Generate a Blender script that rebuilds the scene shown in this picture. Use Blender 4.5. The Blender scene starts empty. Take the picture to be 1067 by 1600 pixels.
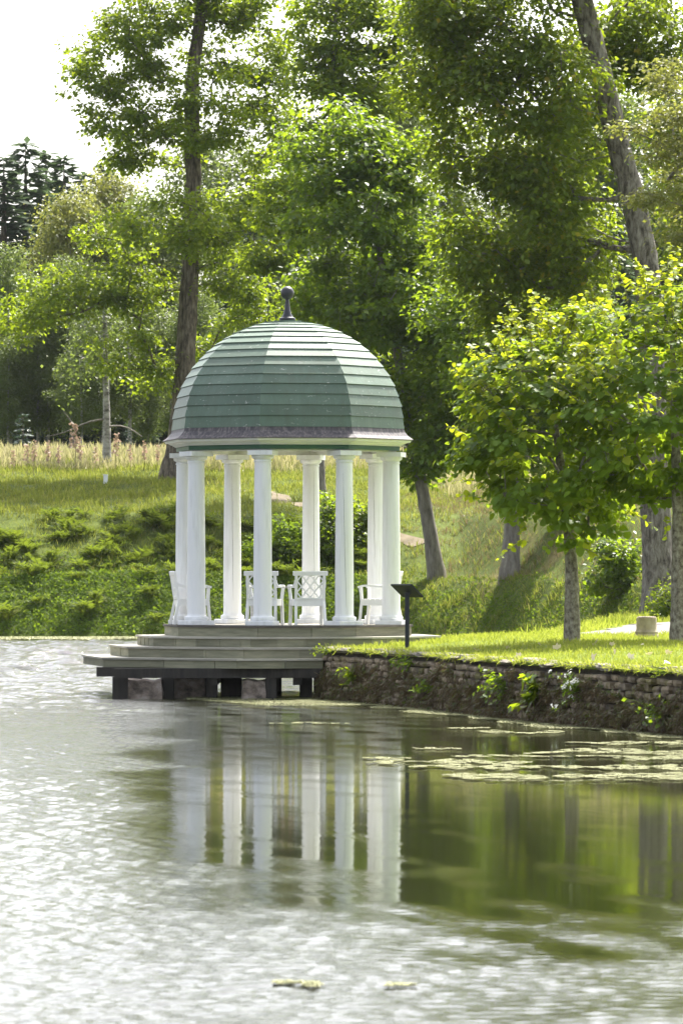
import bpy, bmesh, math, random
import numpy as np
from mathutils import Vector, Matrix, noise as mnoise

C = bpy.context.scene
random.seed(7)
RNG = np.random.default_rng(7)
R = math.radians

# ------------------------------------------------------------------ camera
CAM_Z, F_PX, CX, HY = 2.15, 7650.0, 533.5, 892.0
cam_d = bpy.data.cameras.new('camera')
cam = bpy.data.objects.new('camera', cam_d)
C.collection.objects.link(cam)
C.camera = cam
cam.location = (0, 0, CAM_Z)
cam.rotation_euler = (R(90), 0, 0)
cam_d.sensor_fit = 'HORIZONTAL'
cam_d.sensor_width = 24.0
cam_d.lens = F_PX / 1067 * 24.0
cam_d.shift_y = (HY - 800) / 1067
cam_d.clip_start = 1.0
cam_d.clip_end = 3000
cam_d.dof.use_dof = True
cam_d.dof.focus_distance = 83
cam_d.dof.aperture_fstop = 8.0

# ------------------------------------------------------------------ light
SUN_EL, SUN_AZ = R(54), R(24)          # azimuth measured from +Y towards +X
world = bpy.data.worlds.new('World')
C.world = world
world.use_nodes = True
wn = world.node_tree
sky = wn.nodes.new('ShaderNodeTexSky')
sky.sky_type = 'NISHITA'
sky.sun_disc = False
sky.sun_elevation = SUN_EL
sky.sun_rotation = SUN_AZ
sky.air_density = 1.0
sky.dust_density = 4.5
sky.ozone_density = 1.0
bg = wn.nodes['Background']
bg.inputs['Strength'].default_value = 0.15
veil = wn.nodes.new('ShaderNodeHueSaturation')          # thin white cloud: the blue is washed out
veil.inputs['Saturation'].default_value = 0.42
wn.links.new(sky.outputs['Color'], veil.inputs['Color'])
wn.links.new(veil.outputs['Color'], bg.inputs['Color'])
sun_d = bpy.data.lights.new('sun', 'SUN')
sun_d.energy = 3.8
sun_d.angle = R(0.5)
sun_d.color = (1.0, 0.95, 0.87)
sun = bpy.data.objects.new('sun', sun_d)
C.collection.objects.link(sun)
sdir = Vector((math.sin(SUN_AZ) * math.cos(SUN_EL), math.cos(SUN_AZ) * math.cos(SUN_EL), math.sin(SUN_EL)))
sun.rotation_euler = sdir.to_track_quat('Z', 'Y').to_euler()
sun.location = (40, 60, 60)
C.view_settings.view_transform = 'Standard'
C.view_settings.look = 'None'
C.view_settings.gamma = 1.0
C.view_settings.use_curve_mapping = False
C.view_settings.exposure = 1.6
C.cycles.max_bounces = 8
C.cycles.diffuse_bounces = 4
C.cycles.glossy_bounces = 4
C.cycles.transmission_bounces = 6
C.cycles.transparent_max_bounces = 8
C.cycles.caustics_reflective = False
C.cycles.caustics_refractive = False
C.cycles.sample_clamp_indirect = 6.0

# ------------------------------------------------------------------ helpers
def P(px, py, D):
    """the point in the world that stands at distance D under photo pixel (px, py)"""
    return np.array([(px - CX) / F_PX * D, D, CAM_Z - (py - HY) / F_PX * D])

def link(o):
    C.collection.objects.link(o)
    return o

def tag(o, label=None, cat=None, group=None, kind=None):
    if label: o['label'] = label
    if cat: o['category'] = cat
    if group: o['group'] = group
    if kind: o['kind'] = kind
    return o

def empty(name, loc, label=None, cat=None, group=None, rz=0):
    o = link(bpy.data.objects.new(name, None))
    o.location = loc
    o.rotation_euler = (0, 0, rz)
    o.empty_display_size = 0.2
    return tag(o, label, cat, group)

def obj(name, me, parent=None, loc=None):
    o = link(bpy.data.objects.new(name, me))
    if parent is not None: o.parent = parent
    if loc is not None: o.location = loc
    return o

def npmesh(name, V, F, mat=None, smooth=False):
    """mesh from arrays: V (n,3), F (m,k) faces all of k corners"""
    V = np.ascontiguousarray(V, dtype=np.float32)
    F = np.ascontiguousarray(F, dtype=np.int32)
    me = bpy.data.meshes.new(name)
    m, k = F.shape
    me.vertices.add(len(V)); me.vertices.foreach_set('co', V.ravel())
    me.loops.add(m * k); me.loops.foreach_set('vertex_index', F.ravel())
    me.polygons.add(m)
    me.polygons.foreach_set('loop_start', np.arange(0, m * k, k, dtype=np.int32))
    me.polygons.foreach_set('loop_total', np.full(m, k, dtype=np.int32))
    if smooth: me.polygons.foreach_set('use_smooth', np.ones(m, dtype=bool))
    me.update(calc_edges=True)
    me.validate()
    if mat: me.materials.append(mat)
    return me

def pymesh(name, V, F, mat=None, smooth=False):
    me = bpy.data.meshes.new(name)
    me.from_pydata([tuple(v) for v in V], [], F)
    if smooth:
        for p in me.polygons: p.use_smooth = True
    me.update()
    if mat: me.materials.append(mat)
    return me

class MB:
    """collects shapes into one mesh"""
    def __init__(self): self.V, self.F = [], []
    def add(self, V, F):
        n = len(self.V)
        self.V += [tuple(v) for v in V]
        self.F += [tuple(i + n for i in f) for f in F]
        return self
    def box(self, c, s, rz=0, rx=0, ry=0):
        M = Matrix.Translation(c) @ Matrix.Rotation(rz, 4, 'Z') @ Matrix.Rotation(ry, 4, 'Y') @ Matrix.Rotation(rx, 4, 'X')
        V = [M @ Vector((x * s[0] / 2, y * s[1] / 2, z * s[2] / 2)) for x in (-1, 1) for y in (-1, 1) for z in (-1, 1)]
        return self.add(V, [(0, 1, 3, 2), (4, 6, 7, 5), (0, 4, 5, 1), (2, 3, 7, 6), (0, 2, 6, 4), (1, 5, 7, 3)])
    def bar(self, a, b, w, h, up=(0, 0, 1)):
        a, b = Vector(a), Vector(b)
        d = (b - a).normalized(); u = Vector(up)
        s = d.cross(u)
        if s.length < 1e-4: s = d.cross(Vector((0, 1, 0)))
        s.normalize(); t = s.cross(d).normalized()
        V = [p + s * x * w / 2 + t * y * h / 2 for p in (a, b) for x, y in ((-1, -1), (1, -1), (1, 1), (-1, 1))]
        return self.add(V, [(0, 3, 2, 1), (4, 5, 6, 7), (0, 1, 5, 4), (1, 2, 6, 5), (2, 3, 7, 6), (3, 0, 4, 7)])
    def lathe(self, prof, n=32, c=(0, 0, 0), cap=True):
        V, F = [], []
        for r, z in prof:
            for i in range(n):
                a = 2 * math.pi * i / n
                V.append((c[0] + r * math.cos(a), c[1] + r * math.sin(a), c[2] + z))
        for j in range(len(prof) - 1):
            for i in range(n):
                F.append((j * n + i, j * n + (i + 1) % n, (j + 1) * n + (i + 1) % n, (j + 1) * n + i))
        if cap:
            F.append(tuple(range(n - 1, -1, -1)))
            F.append(tuple(range((len(prof) - 1) * n, len(prof) * n)))
        return self.add(V, F)
    def prism(self, poly, z0, z1):
        n = len(poly)
        V = [(x, y, z0) for x, y in poly] + [(x, y, z1) for x, y in poly]
        F = [tuple(range(n - 1, -1, -1)), tuple(range(n, 2 * n))] + [(i, (i + 1) % n, n + (i + 1) % n, n + i) for i in range(n)]
        return self.add(V, F)
    def mesh(self, name, mat, smooth=False, bevel=0):
        me = pymesh(name, self.V, self.F, mat, False)
        if bevel:
            bm = bmesh.new(); bm.from_mesh(me)
            bmesh.ops.bevel(bm, geom=[e for e in bm.edges], offset=bevel, segments=1, affect='EDGES', profile=0.5)
            bm.to_mesh(me); bm.free()
        if smooth:
            for p in me.polygons: p.use_smooth = True
            try: me.set_sharp_from_angle(angle=R(35))
            except Exception: pass
        return me
    def build(self, name, mat, parent=None, smooth=False, bevel=0, loc=None):
        return obj(name, self.mesh(name, mat, smooth, bevel), parent, loc)

def copy_tree(o, parent=None):
    c = o.copy(); link(c)
    if parent is not None: c.parent = parent
    for ch in list(o.children): copy_tree(ch, c)
    return c

def unit(a): return a / np.maximum(np.linalg.norm(a, axis=-1, keepdims=True), 1e-9)

def resample(pts, step):
    pts = np.array(pts, float)
    # smooth through the given points
    d = np.concatenate([[0], np.cumsum(np.linalg.norm(np.diff(pts, axis=0), axis=1))])
    n = max(3, int(d[-1] / step) + 1)
    u = np.linspace(0, d[-1], n)
    q = np.stack([np.interp(u, d, pts[:, k]) for k in range(3)], -1)
    for _ in range(3): q[1:-1] = (q[:-2] + 2 * q[1:-1] + q[2:]) / 4
    return q

def smooth01(t):
    t = np.clip(t, 0, 1)
    return t * t * (3 - 2 * t)

def lump(x, y, s, seed=0):
    """cheap smooth noise in -1..1, works on arrays"""
    rs = np.random.default_rng(seed + 991)
    out = 0
    for k in range(7):
        a = rs.uniform(0, 2 * math.pi); f = rs.uniform(.6, 1.7) / s
        out = out + np.sin((x * math.cos(a) + y * math.sin(a)) * f * 2 * math.pi + rs.uniform(0, 6.28))
    return out / 3.2

# ------------------------------------------------------------------ materials
def new_mat(name):
    m = bpy.data.materials.new(name); m.use_nodes = True
    nt = m.node_tree
    return m, nt, nt.nodes['Principled BSDF'], nt.nodes['Material Output']

def coords(nt, scale=(1, 1, 1), rot=(0, 0, 0), kind='Object'):
    tc = nt.nodes.new('ShaderNodeTexCoord'); mp = nt.nodes.new('ShaderNodeMapping')
    mp.inputs['Scale'].default_value = scale; mp.inputs['Rotation'].default_value = rot
    nt.links.new(tc.outputs[kind], mp.inputs['Vector'])
    return mp.outputs['Vector']

def noise_node(nt, vec, scale, detail=5, rough=.6, dist=0):
    n = nt.nodes.new('ShaderNodeTexNoise')
    n.inputs['Scale'].default_value = scale; n.inputs['Detail'].default_value = detail
    n.inputs['Roughness'].default_value = rough; n.inputs['Distortion'].default_value = dist
    if vec is not None: nt.links.new(vec, n.inputs['Vector'])
    return n.outputs['Fac']

def ramp(nt, fac, stops):
    r = nt.nodes.new('ShaderNodeValToRGB')
    while len(r.color_ramp.elements) < len(stops): r.color_ramp.elements.new(.5)
    for e, (p, c) in zip(r.color_ramp.elements, stops):
        e.position = p; e.color = (c[0], c[1], c[2], 1) if not isinstance(c, (int, float)) else (c, c, c, 1)
    nt.links.new(fac, r.inputs['Fac'])
    return r.outputs['Color']

def mixc(nt, fac, a, b, mode='MIX'):
    n = nt.nodes.new('ShaderNodeMix'); n.data_type = 'RGBA'; n.blend_type = mode
    if isinstance(fac, (int, float)): n.inputs[0].default_value = fac
    else: nt.links.new(fac, n.inputs[0])
    for s, v in ((6, a), (7, b)):
        if isinstance(v, tuple): n.inputs[s].default_value = (*v, 1)
        else: nt.links.new(v, n.inputs[s])
    return n.outputs[2]

def bump(nt, h, bsdf, strength=.3, dist=.02):
    b = nt.nodes.new('ShaderNodeBump')
    b.inputs['Strength'].default_value = strength; b.inputs['Distance'].default_value = dist
    nt.links.new(h, b.inputs['Height']); nt.links.new(b.outputs['Normal'], bsdf.inputs['Normal'])

def rand_piece(nt, amount=.25):
    """brightness that differs from object to object"""
    oi = nt.nodes.new('ShaderNodeObjectInfo')
    mr = nt.nodes.new('ShaderNodeMapRange')
    mr.inputs['To Min'].default_value = 1 - amount; mr.inputs['To Max'].default_value = 1 + amount
    nt.links.new(oi.outputs['Random'], mr.inputs['Value'])
    return mr.outputs['Result']

def mat_grain(name, stops, scale=4, stretch=(1, 1, 1), rough=.7, bump_s=.3, bump_d=.01, piece=0, detail=6, spec=.4, coat=0, dist=0):
    m, nt, b, o = new_mat(name)
    v = coords(nt, stretch)
    f = noise_node(nt, v, scale, detail, .65, dist)
    col = ramp(nt, f, stops)
    if piece:
        col = mixc(nt, 1.0, col, rand_piece(nt, piece), 'MULTIPLY')
    nt.links.new(col, b.inputs['Base Color'])
    b.inputs['Roughness'].default_value = rough
    b.inputs['Specular IOR Level'].default_value = spec
    if coat: b.inputs['Coat Weight'].default_value = coat
    if bump_s: bump(nt, noise_node(nt, v, scale * 2.3, detail, .7), b, bump_s, bump_d)
    return m

def mat_leaf(name, stops, trans, tmix=.42, rough=.42, spec=.32, hue=.0, patch=0):
    if patch: rough, spec = .65, .1
    """leaf: reflects one green, lets a yellower one through; colour changes leaf by leaf"""
    m, nt, b, o = new_mat(name)
    g = nt.nodes.new('ShaderNodeNewGeometry')
    col = ramp(nt, g.outputs['Random Per Island'], stops)
    if patch:      # species and growth differ by place; on the lawn also wear and painted shade dapple
        pf = ramp(nt, noise_node(nt, g.outputs['Position'], patch, 5, .65), [(.34, (.45, .5, .5)), (.5, (.85, .9, .8)), (.66, (1.35, 1.2, 1.0))])
        col = mixc(nt, 1.0, col, pf, 'MULTIPLY')
    tcol = mixc(nt, .35, trans, col)
    if hue:
        oi = nt.nodes.new('ShaderNodeObjectInfo')
        hs = nt.nodes.new('ShaderNodeHueSaturation')
        mr = nt.nodes.new('ShaderNodeMapRange')
        mr.inputs['To Min'].default_value = 1 - hue; mr.inputs['To Max'].default_value = 1 + hue
        nt.links.new(oi.outputs['Random'], mr.inputs['Value']); nt.links.new(mr.outputs['Result'], hs.inputs['Value'])
        nt.links.new(col, hs.inputs['Color']); col = hs.outputs['Color']
    nt.links.new(col, b.inputs['Base Color'])
    b.inputs['Roughness'].default_value = rough
    b.inputs['Specular IOR Level'].default_value = spec
    t = nt.nodes.new('ShaderNodeBsdfTranslucent'); nt.links.new(tcol, t.inputs['Color'])
    mx = nt.nodes.new('ShaderNodeMixShader'); mx.inputs[0].default_value = tmix
    nt.links.new(b.outputs[0], mx.inputs[1]); nt.links.new(t.outputs[0], mx.inputs[2])
    nt.links.new(mx.outputs[0], o.inputs['Surface'])
    return m

M = {}
M['white'] = mat_grain('white_paint', [(.3, (.66, .66, .655)), (.48, (.78, .785, .8)), (.66, (.82, .82, .83)), (.8, (.72, .715, .69))], 2.0, (4, 4, .4), .45, .12, .004)
M['white_trim'] = mat_grain('white_trim_paint', [(.3, (.72, .73, .73)), (.7, (.82, .82, .81))], 3, (1, 1, 3), .5, .15, .004)
M['chair'] = mat_grain('white_chair_paint', [(.3, (.76, .76, .75)), (.7, (.84, .84, .83))], 6, (1, 1, 1), .4, .1, .003)
M['green_trim'] = mat_grain('dark_green_paint', [(.3, (.025, .085, .045)), (.7, (.04, .115, .06))], 5, (1, 1, 1), .5, .1, .004)
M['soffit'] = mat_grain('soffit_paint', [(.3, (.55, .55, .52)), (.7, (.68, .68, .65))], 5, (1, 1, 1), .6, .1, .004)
M['zinc'] = mat_grain('weathered_metal', [(.3, (.035, .032, .04)), (.5, (.085, .075, .08)), (.68, (.2, .175, .165))], 2.2, (9, 9, .6), .6, .1, .004, spec=.3)
M['finial'] = mat_grain('black_finial_paint', [(.3, (.02, .021, .026)), (.7, (.04, .04, .048))], 8, (1, 1, 1), .4, .15, .004)
M['slate'] = mat_grain('slate_grey_metal', [(.3, (.022, .025, .034)), (.7, (.032, .036, .046))], 10, (1, 1, 1), .65, .05, .002, spec=.2)
M['deck'] = mat_grain('weathered_green_timber', [(.25, (.135, .135, .085)), (.5, (.215, .21, .14)), (.75, (.31, .29, .2))], 1.5, (1.2, 1.2, 9), .75, .35, .006, piece=.18)
M['tread'] = mat_grain('grey_tread_timber', [(.25, (.24, .225, .185)), (.55, (.35, .33, .275)), (.8, (.46, .43, .36))], 1.8, (1.5, 1.5, 6), .75, .3, .006, piece=.15)
M['edge'] = mat_grain('dark_deck_edge', [(.3, (.06, .055, .05)), (.7, (.12, .105, .09))], 4, (1, 1, 4), .8, .3, .006, piece=.2)
M['post'] = mat_grain('dark_wet_timber', [(.3, (.012, .011, .009)), (.7, (.045, .038, .03))], 3, (4, 4, .6), .7, .4, .01, piece=.2)
M['pier'] = mat_grain('grey_pier_stone', [(.35, (.09, .075, .06)), (.5, (.25, .2, .165)), (.68, (.42, .36, .31))], 4.5, (1, 1, 1.4), .85, .6, .03)
M['bark'] = mat_grain('grey_brown_bark', [(.36, (.035, .027, .02)), (.5, (.12, .095, .07)), (.68, (.25, .21, .165))], 2.8, (3.4, 3.4, .8), .9, .9, .05)
M['bark_grey'] = mat_grain('pale_grey_bark', [(.3, (.085, .075, .06)), (.52, (.19, .17, .14)), (.75, (.3, .275, .235))], 2.6, (3, 3, .8), .9, .8, .04)
M['bark_old'] = mat_grain('old_lichened_bark', [(.36, (.05, .042, .032)), (.48, (.15, .13, .105)), (.66, (.3, .275, .235))], 3.4, (2.6, 2.6, .9), .9, 1.0, .06, detail=9, dist=.4)
M['bark_young'] = mat_grain('speckled_young_bark', [(.35, (.075, .06, .045)), (.5, (.2, .175, .135)), (.7, (.36, .34, .28))], 14, (1.4, 1.4, .9), .85, .6, .012, detail=8)
M['bark_birch'] = mat_grain('birch_bark', [(.35, (.07, .06, .055)), (.5, (.3, .28, .26)), (.75, (.5, .48, .46))], 2, (1.5, 1.5, 3), .8, .4, .02)
M['dead'] = mat_grain('bare_grey_twig', [(.3, (.14, .12, .1)), (.7, (.27, .245, .215))], 6, (1, 1, 1), .9, 0)
M['crack'] = mat_grain('open_timber_crack', [(.3, (.12, .115, .11)), (.7, (.3, .29, .28))], 8, (1, 1, 1), .9, 0)
M['drum'] = mat_grain('cream_drum_stone', [(.3, (.2, .155, .1)), (.55, (.36, .3, .21)), (.75, (.46, .4, .3))], 5, (1, 1, .6), .85, .5, .015)

def mat_roof():
    m, nt, b, o = new_mat('sage_green_roof_paint')
    v = coords(nt, (1, 1, 1))
    base = ramp(nt, noise_node(nt, v, 1.3, 4), [(.3, (.09, .14, .102)), (.7, (.13, .182, .14))])
    base = mixc(nt, 1.0, base, rand_piece(nt, .16), 'MULTIPLY')
    grime = ramp(nt, noise_node(nt, coords(nt, (5, 5, .8)), 1.4, 7, .7), [(.4, 0.0), (.75, .55)])
    base = mixc(nt, grime, base, (.085, .1, .07))
    flakes = ramp(nt, noise_node(nt, coords(nt, (2.5, 2.5, 7)), 3.2, 9, .72), [(.61, 0.0), (.66, .9)])
    col = mixc(nt, flakes, base, (.42, .44, .4))
    nt.links.new(col, b.inputs['Base Color'])
    b.inputs['Roughness'].default_value = .5
    b.inputs['Specular IOR Level'].default_value = .25
    bump(nt, noise_node(nt, coords(nt, (1, 1, 8)), 5, 4), b, .12, .006)
    return m
M['roof'] = mat_roof()

def mat_stone():
    m, nt, b, o = new_mat('mossy_wall_stone')
    v = coords(nt)
    geo = nt.nodes.new('ShaderNodeNewGeometry')
    col = ramp(nt, noise_node(nt, geo.outputs['Position'], 5, 6, .7), [(.3, (.06, .045, .03)), (.5, (.15, .115, .08)), (.72, (.32, .26, .19))])
    col = mixc(nt, 1.0, col, rand_piece(nt, .6), 'MULTIPLY')
    moss = ramp(nt, noise_node(nt, geo.outputs['Position'], 2.3, 6, .7), [(.5, 0.0), (.62, 1.0)])
    col = mixc(nt, moss, col, (.12, .105, .025))
    nt.links.new(col, b.inputs['Base Color'])
    b.inputs['Roughness'].default_value = .9
    bump(nt, noise_node(nt, geo.outputs['Position'], 18, 6, .7), b, .7, .02)
    return m
M['stone'] = mat_stone()
M['coping'] = mat_grain('pale_coping_stone', [(.3, (.11, .095, .07)), (.5, (.22, .195, .155)), (.7, (.36, .33, .27))], 4, (1, 1, 1), .9, .6, .02, piece=.25)
M['mortar'] = mat_grain('dark_wall_core', [(.3, (.03, .024, .018)), (.7, (.075, .06, .045))], 6, (1, 1, 1), .95, .6, .03)
M['gravel'] = mat_grain('grey_gravel', [(.3, (.11, .1, .095)), (.5, (.17, .158, .15)), (.7, (.24, .225, .215))], 9, (1, 1, 1), .95, .5, .02, detail=9)
M['dirt'] = mat_grain('sandy_path_dirt', [(.3, (.085, .066, .035)), (.5, (.14, .11, .062)), (.7, (.2, .16, .1))], 1.6, (1, 1, 1), .95, .5, .03, detail=9)

def mat_ground(name, greens, dry, scale, dry_at=.58):
    m, nt, b, o = new_mat(name)
    geo = nt.nodes.new('ShaderNodeNewGeometry')
    p = geo.outputs['Position']
    col = ramp(nt, noise_node(nt, p, scale, 8, .7), greens)
    d = ramp(nt, noise_node(nt, p, .22, 6, .6), [(dry_at, 0.0), (dry_at + .12, 1.0)])
    col = mixc(nt, d, col, dry)
    nt.links.new(col, b.inputs['Base Color'])
    b.inputs['Roughness'].default_value = .95
    b.inputs['Specular IOR Level'].default_value = .1
    bump(nt, noise_node(nt, p, scale * 3, 6, .7), b, .6, .05)
    return m
M['hill'] = mat_ground('hillside_turf', [(.3, (.045, .06, .012)), (.6, (.095, .125, .022)), (.8, (.15, .16, .04))], (.2, .165, .07), 2.0)
M['lawn'] = mat_ground('lawn_turf', [(.3, (.1, .14, .022)), (.6, (.16, .2, .035)), (.8, (.22, .23, .06))], (.27, .24, .1), 3.0, .6)

# leaves
M['leaf_maple'] = mat_leaf('maple_leaf', [(0, (.03, .062, .008)), (.45, (.065, .118, .011)), (.8, (.11, .165, .016)), (1, (.19, .19, .025))], (.44, .56, .015), .54)
M['leaf_dark'] = mat_leaf('dark_maple_leaf', [(0, (.024, .055, .009)), (.45, (.05, .1, .012)), (.85, (.09, .145, .016)), (1, (.15, .16, .02))], (.4, .56, .016), .52)
M['leaf_olive'] = mat_leaf('olive_elm_leaf', [(0, (.03, .055, .009)), (.45, (.068, .112, .013)), (.9, (.115, .155, .02)), (.97, (.22, .17, .02)), (1, (.28, .19, .02))], (.42, .54, .018), .53)
M['leaf_far'] = mat_leaf('far_birch_leaf', [(0, (.065, .1, .025)), (.5, (.1, .14, .034)), (1, (.15, .17, .05))], (.25, .33, .05), .45, hue=.2)
M['leaf_birch'] = mat_leaf('yellowing_birch_leaf', [(0, (.1, .125, .028)), (.5, (.15, .17, .04)), (1, (.22, .21, .06))], (.36, .38, .06), .45, hue=.15)
M['needle'] = mat_leaf('spruce_needle', [(0, (.028, .05, .024)), (.5, (.045, .075, .034)), (1, (.068, .1, .046))], (.12, .18, .07), .34, rough=.7, spec=.1, hue=.2)
M['needle_blue'] = mat_leaf('pine_needle', [(0, (.035, .065, .045)), (.5, (.055, .09, .06)), (1, (.08, .12, .08))], (.06, .1, .05), .2)
M['leaf_lime'] = mat_leaf('lime_leaf', [(0, (.055, .11, .014)), (.5, (.08, .145, .018)), (1, (.11, .175, .024))], (.4, .52, .015), .5, rough=.5, spec=.2)
M['leaf_shoot'] = mat_leaf('young_lime_leaf', [(0, (.11, .18, .016)), (.5, (.17, .235, .02)), (1, (.25, .27, .026))], (.62, .68, .02), .52, rough=.5)
M['leaf_cover'] = mat_leaf('ground_cover_leaf', [(0, (.05, .095, .012)), (.5, (.08, .135, .016)), (1, (.125, .18, .025))], (.32, .46, .02), .45, patch=.9)
M['leaf_fern'] = mat_leaf('fern_frond', [(0, (.05, .085, .012)), (.5, (.075, .11, .016)), (1, (.13, .145, .028))], (.26, .34, .025), .42, hue=.35, patch=.8)
M['blade'] = mat_leaf('grass_blade', [(0, (.075, .115, .016)), (.5, (.12, .155, .026)), (.85, (.19, .195, .05)), (1, (.32, .27, .12))], (.38, .42, .06), .42, patch=.55)
M['blade_lawn'] = mat_leaf('lawn_blade', [(0, (.12, .17, .024)), (.5, (.18, .23, .035)), (.85, (.26, .27, .07)), (1, (.4, .36, .17))], (.5, .56, .06), .45, patch=.7)
M['straw'] = mat_leaf('dry_meadow_stalk', [(0, (.15, .18, .05)), (.35, (.24, .24, .1)), (.75, (.38, .34, .19)), (1, (.46, .38, .26))], (.5, .46, .2), .4)
M['dry_blade'] = mat_leaf('dry_grass_blade', [(0, (.11, .1, .035)), (.5, (.19, .155, .07)), (1, (.28, .22, .11))], (.28, .22, .1), .35)
M['fluff'] = mat_leaf('fireweed_plume', [(0, (.3, .2, .15)), (1, (.5, .37, .28))], (.45, .32, .22), .35)
M['root'] = mat_leaf('brown_hanging_root', [(0, (.075, .055, .028)), (.5, (.13, .098, .052)), (.8, (.21, .165, .09)), (.9, (.11, .12, .03)), (1, (.13, .15, .035))], (.2, .13, .06), .2)
M['duckweed'] = mat_leaf('duckweed', [(0, (.2, .22, .08)), (.5, (.34, .35, .17)), (1, (.48, .47, .28))], (.3, .3, .12), .1, rough=.7)
M['leaf_moss'] = mat_leaf('wall_creeper_leaf', [(0, (.045, .07, .012)), (.6, (.09, .11, .022)), (1, (.15, .14, .04))], (.18, .22, .03), .3)
M['petal'] = mat_leaf('white_petal', [(0, (.7, .7, .66)), (1, (.85, .85, .82))], (.7, .7, .66), .25)
M['dry_leaf'] = mat_leaf('fallen_leaf_skin', [(0, (.5, .42, .3)), (1, (.62, .58, .48))], (.5, .4, .2), .2, hue=.3)

# ------------------------------------------------------------------ ground shape
XL_Y = [30, 40, 56, 63.5, 67.0, 70.0, 75.6, 81.6, 88, 89.5, 91, 100, 110, 120, 130, 140, 170]
XL_X = [18, 14, 7, 4.4, 3.42, 2.57, 1.40, -.28, -.28, 1.6, 3.0, 4.0, 5.0, 6.0, 7.0, 8.0, 10.0]
def x_edge(y): return np.interp(y, XL_Y, XL_X)
def lawn_z(x, y):
    s = np.asarray(x) - x_edge(y)
    return .845 + .15 * smooth01(s / 3.5) + .02 * lump(np.asarray(x), np.asarray(y), 5, 3)
YS_X = [-90, -14, 2, 4, 6, 9, 14, 90]
YS_Y = [150, 158, 159, 156, 147, 134, 128, 120]
def hill_z(x, y):
    x = np.asarray(x, float); y = np.asarray(y, float)
    d = (y - np.interp(x, YS_X, YS_Y)) * np.interp(x, [1.5, 4], [1, .62])
    z = np.interp(d, [-8, -1, 0, .6, 3.4, 4.6, 10, 27, 37, 60, 150, 300], [-1.6, -.4, -.05, .3, 1.85, 2.0, 4.1, 5.65, 6.5, 7.2, 8.6, 10])
    land = smooth01(d / 3)
    return z + land * (.07 * lump(x, y, 9, 1) + .03 * lump(x, y, 3, 2))
def ground_z(x, y):
    h = float(hill_z(x, y))
    if y < 160 and x > x_edge(y): h = max(h, float(lawn_z(x, y)))
    return h
def ground_px(px, py, d0=60, d1=330):
    """where the sight line through a photo pixel meets the ground"""
    D = d0
    while D < d1:
        p = P(px, py, D)
        if p[2] <= ground_z(p[0], p[1]): return p
        D += .25
    return P(px, py, d1)

# water: a sheet of real ripples, calm in the lee of the wall and pavilion
def water():
    n_r, n_c = 1700, 330
    ys = 17 * (172 / 17) ** (np.linspace(0, 1, n_r))
    t = np.linspace(-1, 1, n_c)
    Y = np.repeat(ys[:, None], n_c, 1)
    X = t[None, :] * (.074 * Y + 2.0)
    side = np.array([60, 38, 25, 16, 10, 6, 3.5, 2, 1, .4])
    Xl = X[:, :1] - side[None]; Xr = X[:, -1:] + side[None, ::-1]
    X = np.concatenate([Xl, X, Xr], 1); n_c = X.shape[1]
    Y = np.repeat(ys[:, None], n_c, 1)
    calm_side = 1 - smooth01((np.abs(X) - (.074 * Y + 1.6)) / .8)
    amp = ripple_amp(X, Y)
    Z = np.zeros_like(X)
    rs = np.random.default_rng(5)
    for k in range(46):
        lam = .075 * (.27 / .075) ** rs.uniform(0, 1)
        a = R(250) + rs.normal(0, .75)
        kx, ky = math.cos(a) * 2 * math.pi / lam, math.sin(a) * 2 * math.pi / lam
        # rows lie further apart with distance: drop what they cannot carry
        dy = Y * .00136
        fade = np.clip((lam / np.maximum(dy * abs(math.sin(a)), 1e-3) - 1.9) / 1.6, 0, 1)
        Z += fade * (.027 * lam / (2 * math.pi)) * np.sin(kx * X + ky * Y + rs.uniform(0, 6.28))
    for k in range(16):
        lam = rs.uniform(.7, 1.7); a = R(255) + rs.normal(0, .5)
        kx, ky = math.cos(a) * 2 * math.pi / lam, math.sin(a) * 2 * math.pi / lam
        Z += smooth01((Y - 62) / 40) * (.085 * lam / (2 * math.pi)) * np.sin(kx * X + ky * Y + rs.uniform(0, 6.28))
    Z *= amp * calm_side
    V = np.stack([X, Y, Z], -1).reshape(-1, 3)
    i = np.arange(n_r - 1)[:, None] * n_c + np.arange(n_c - 1)[None, :]
    F = np.stack([i, i + 1, i + n_c + 1, i + n_c], -1).reshape(-1, 4)
    m, nt, b, o = new_mat('pond_water')
    b.inputs['Base Color'].default_value = (.018, .02, .007, 1)
    b.inputs['Roughness'].default_value = .04
    b.inputs['IOR'].default_value = 1.33
    geo = nt.nodes.new('ShaderNodeNewGeometry')
    mp = nt.nodes.new('ShaderNodeMapping'); mp.inputs['Scale'].default_value = (.75, 1.0, 1)
    nt.links.new(geo.outputs['Position'], mp.inputs['Vector'])
    at = nt.nodes.new('ShaderNodeAttribute'); at.attribute_name = 'ripple'
    mu = nt.nodes.new('ShaderNodeMath'); mu.operation = 'MULTIPLY'
    nt.links.new(noise_node(nt, mp.outputs['Vector'], 17, 4, .6), mu.inputs[0]); nt.links.new(at.outputs['Fac'], mu.inputs[1])
    bump(nt, mu.outputs[0], b, .5, .017)
    me = npmesh('pond_water', V, F, m, True)
    at_ = me.attributes.new('ripple', 'FLOAT', 'POINT'); at_.data.foreach_set('value', (amp * (1 + 6 * smooth01((Y - 48) / 45))).astype(np.float32).ravel())
    o = obj('pond_water', me)
    tag(o, 'rippled dark pond water mirroring sky, trees and white columns', kind='structure')
    o2 = MB().add([(-160, -20, -.03), (160, -20, -.03), (160, 175, -.03), (-160, 175, -.03)], [(0, 1, 2, 3)]).build('pond_water', m)
    tag(o2, 'outer reach of the pond', kind='structure')

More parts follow.
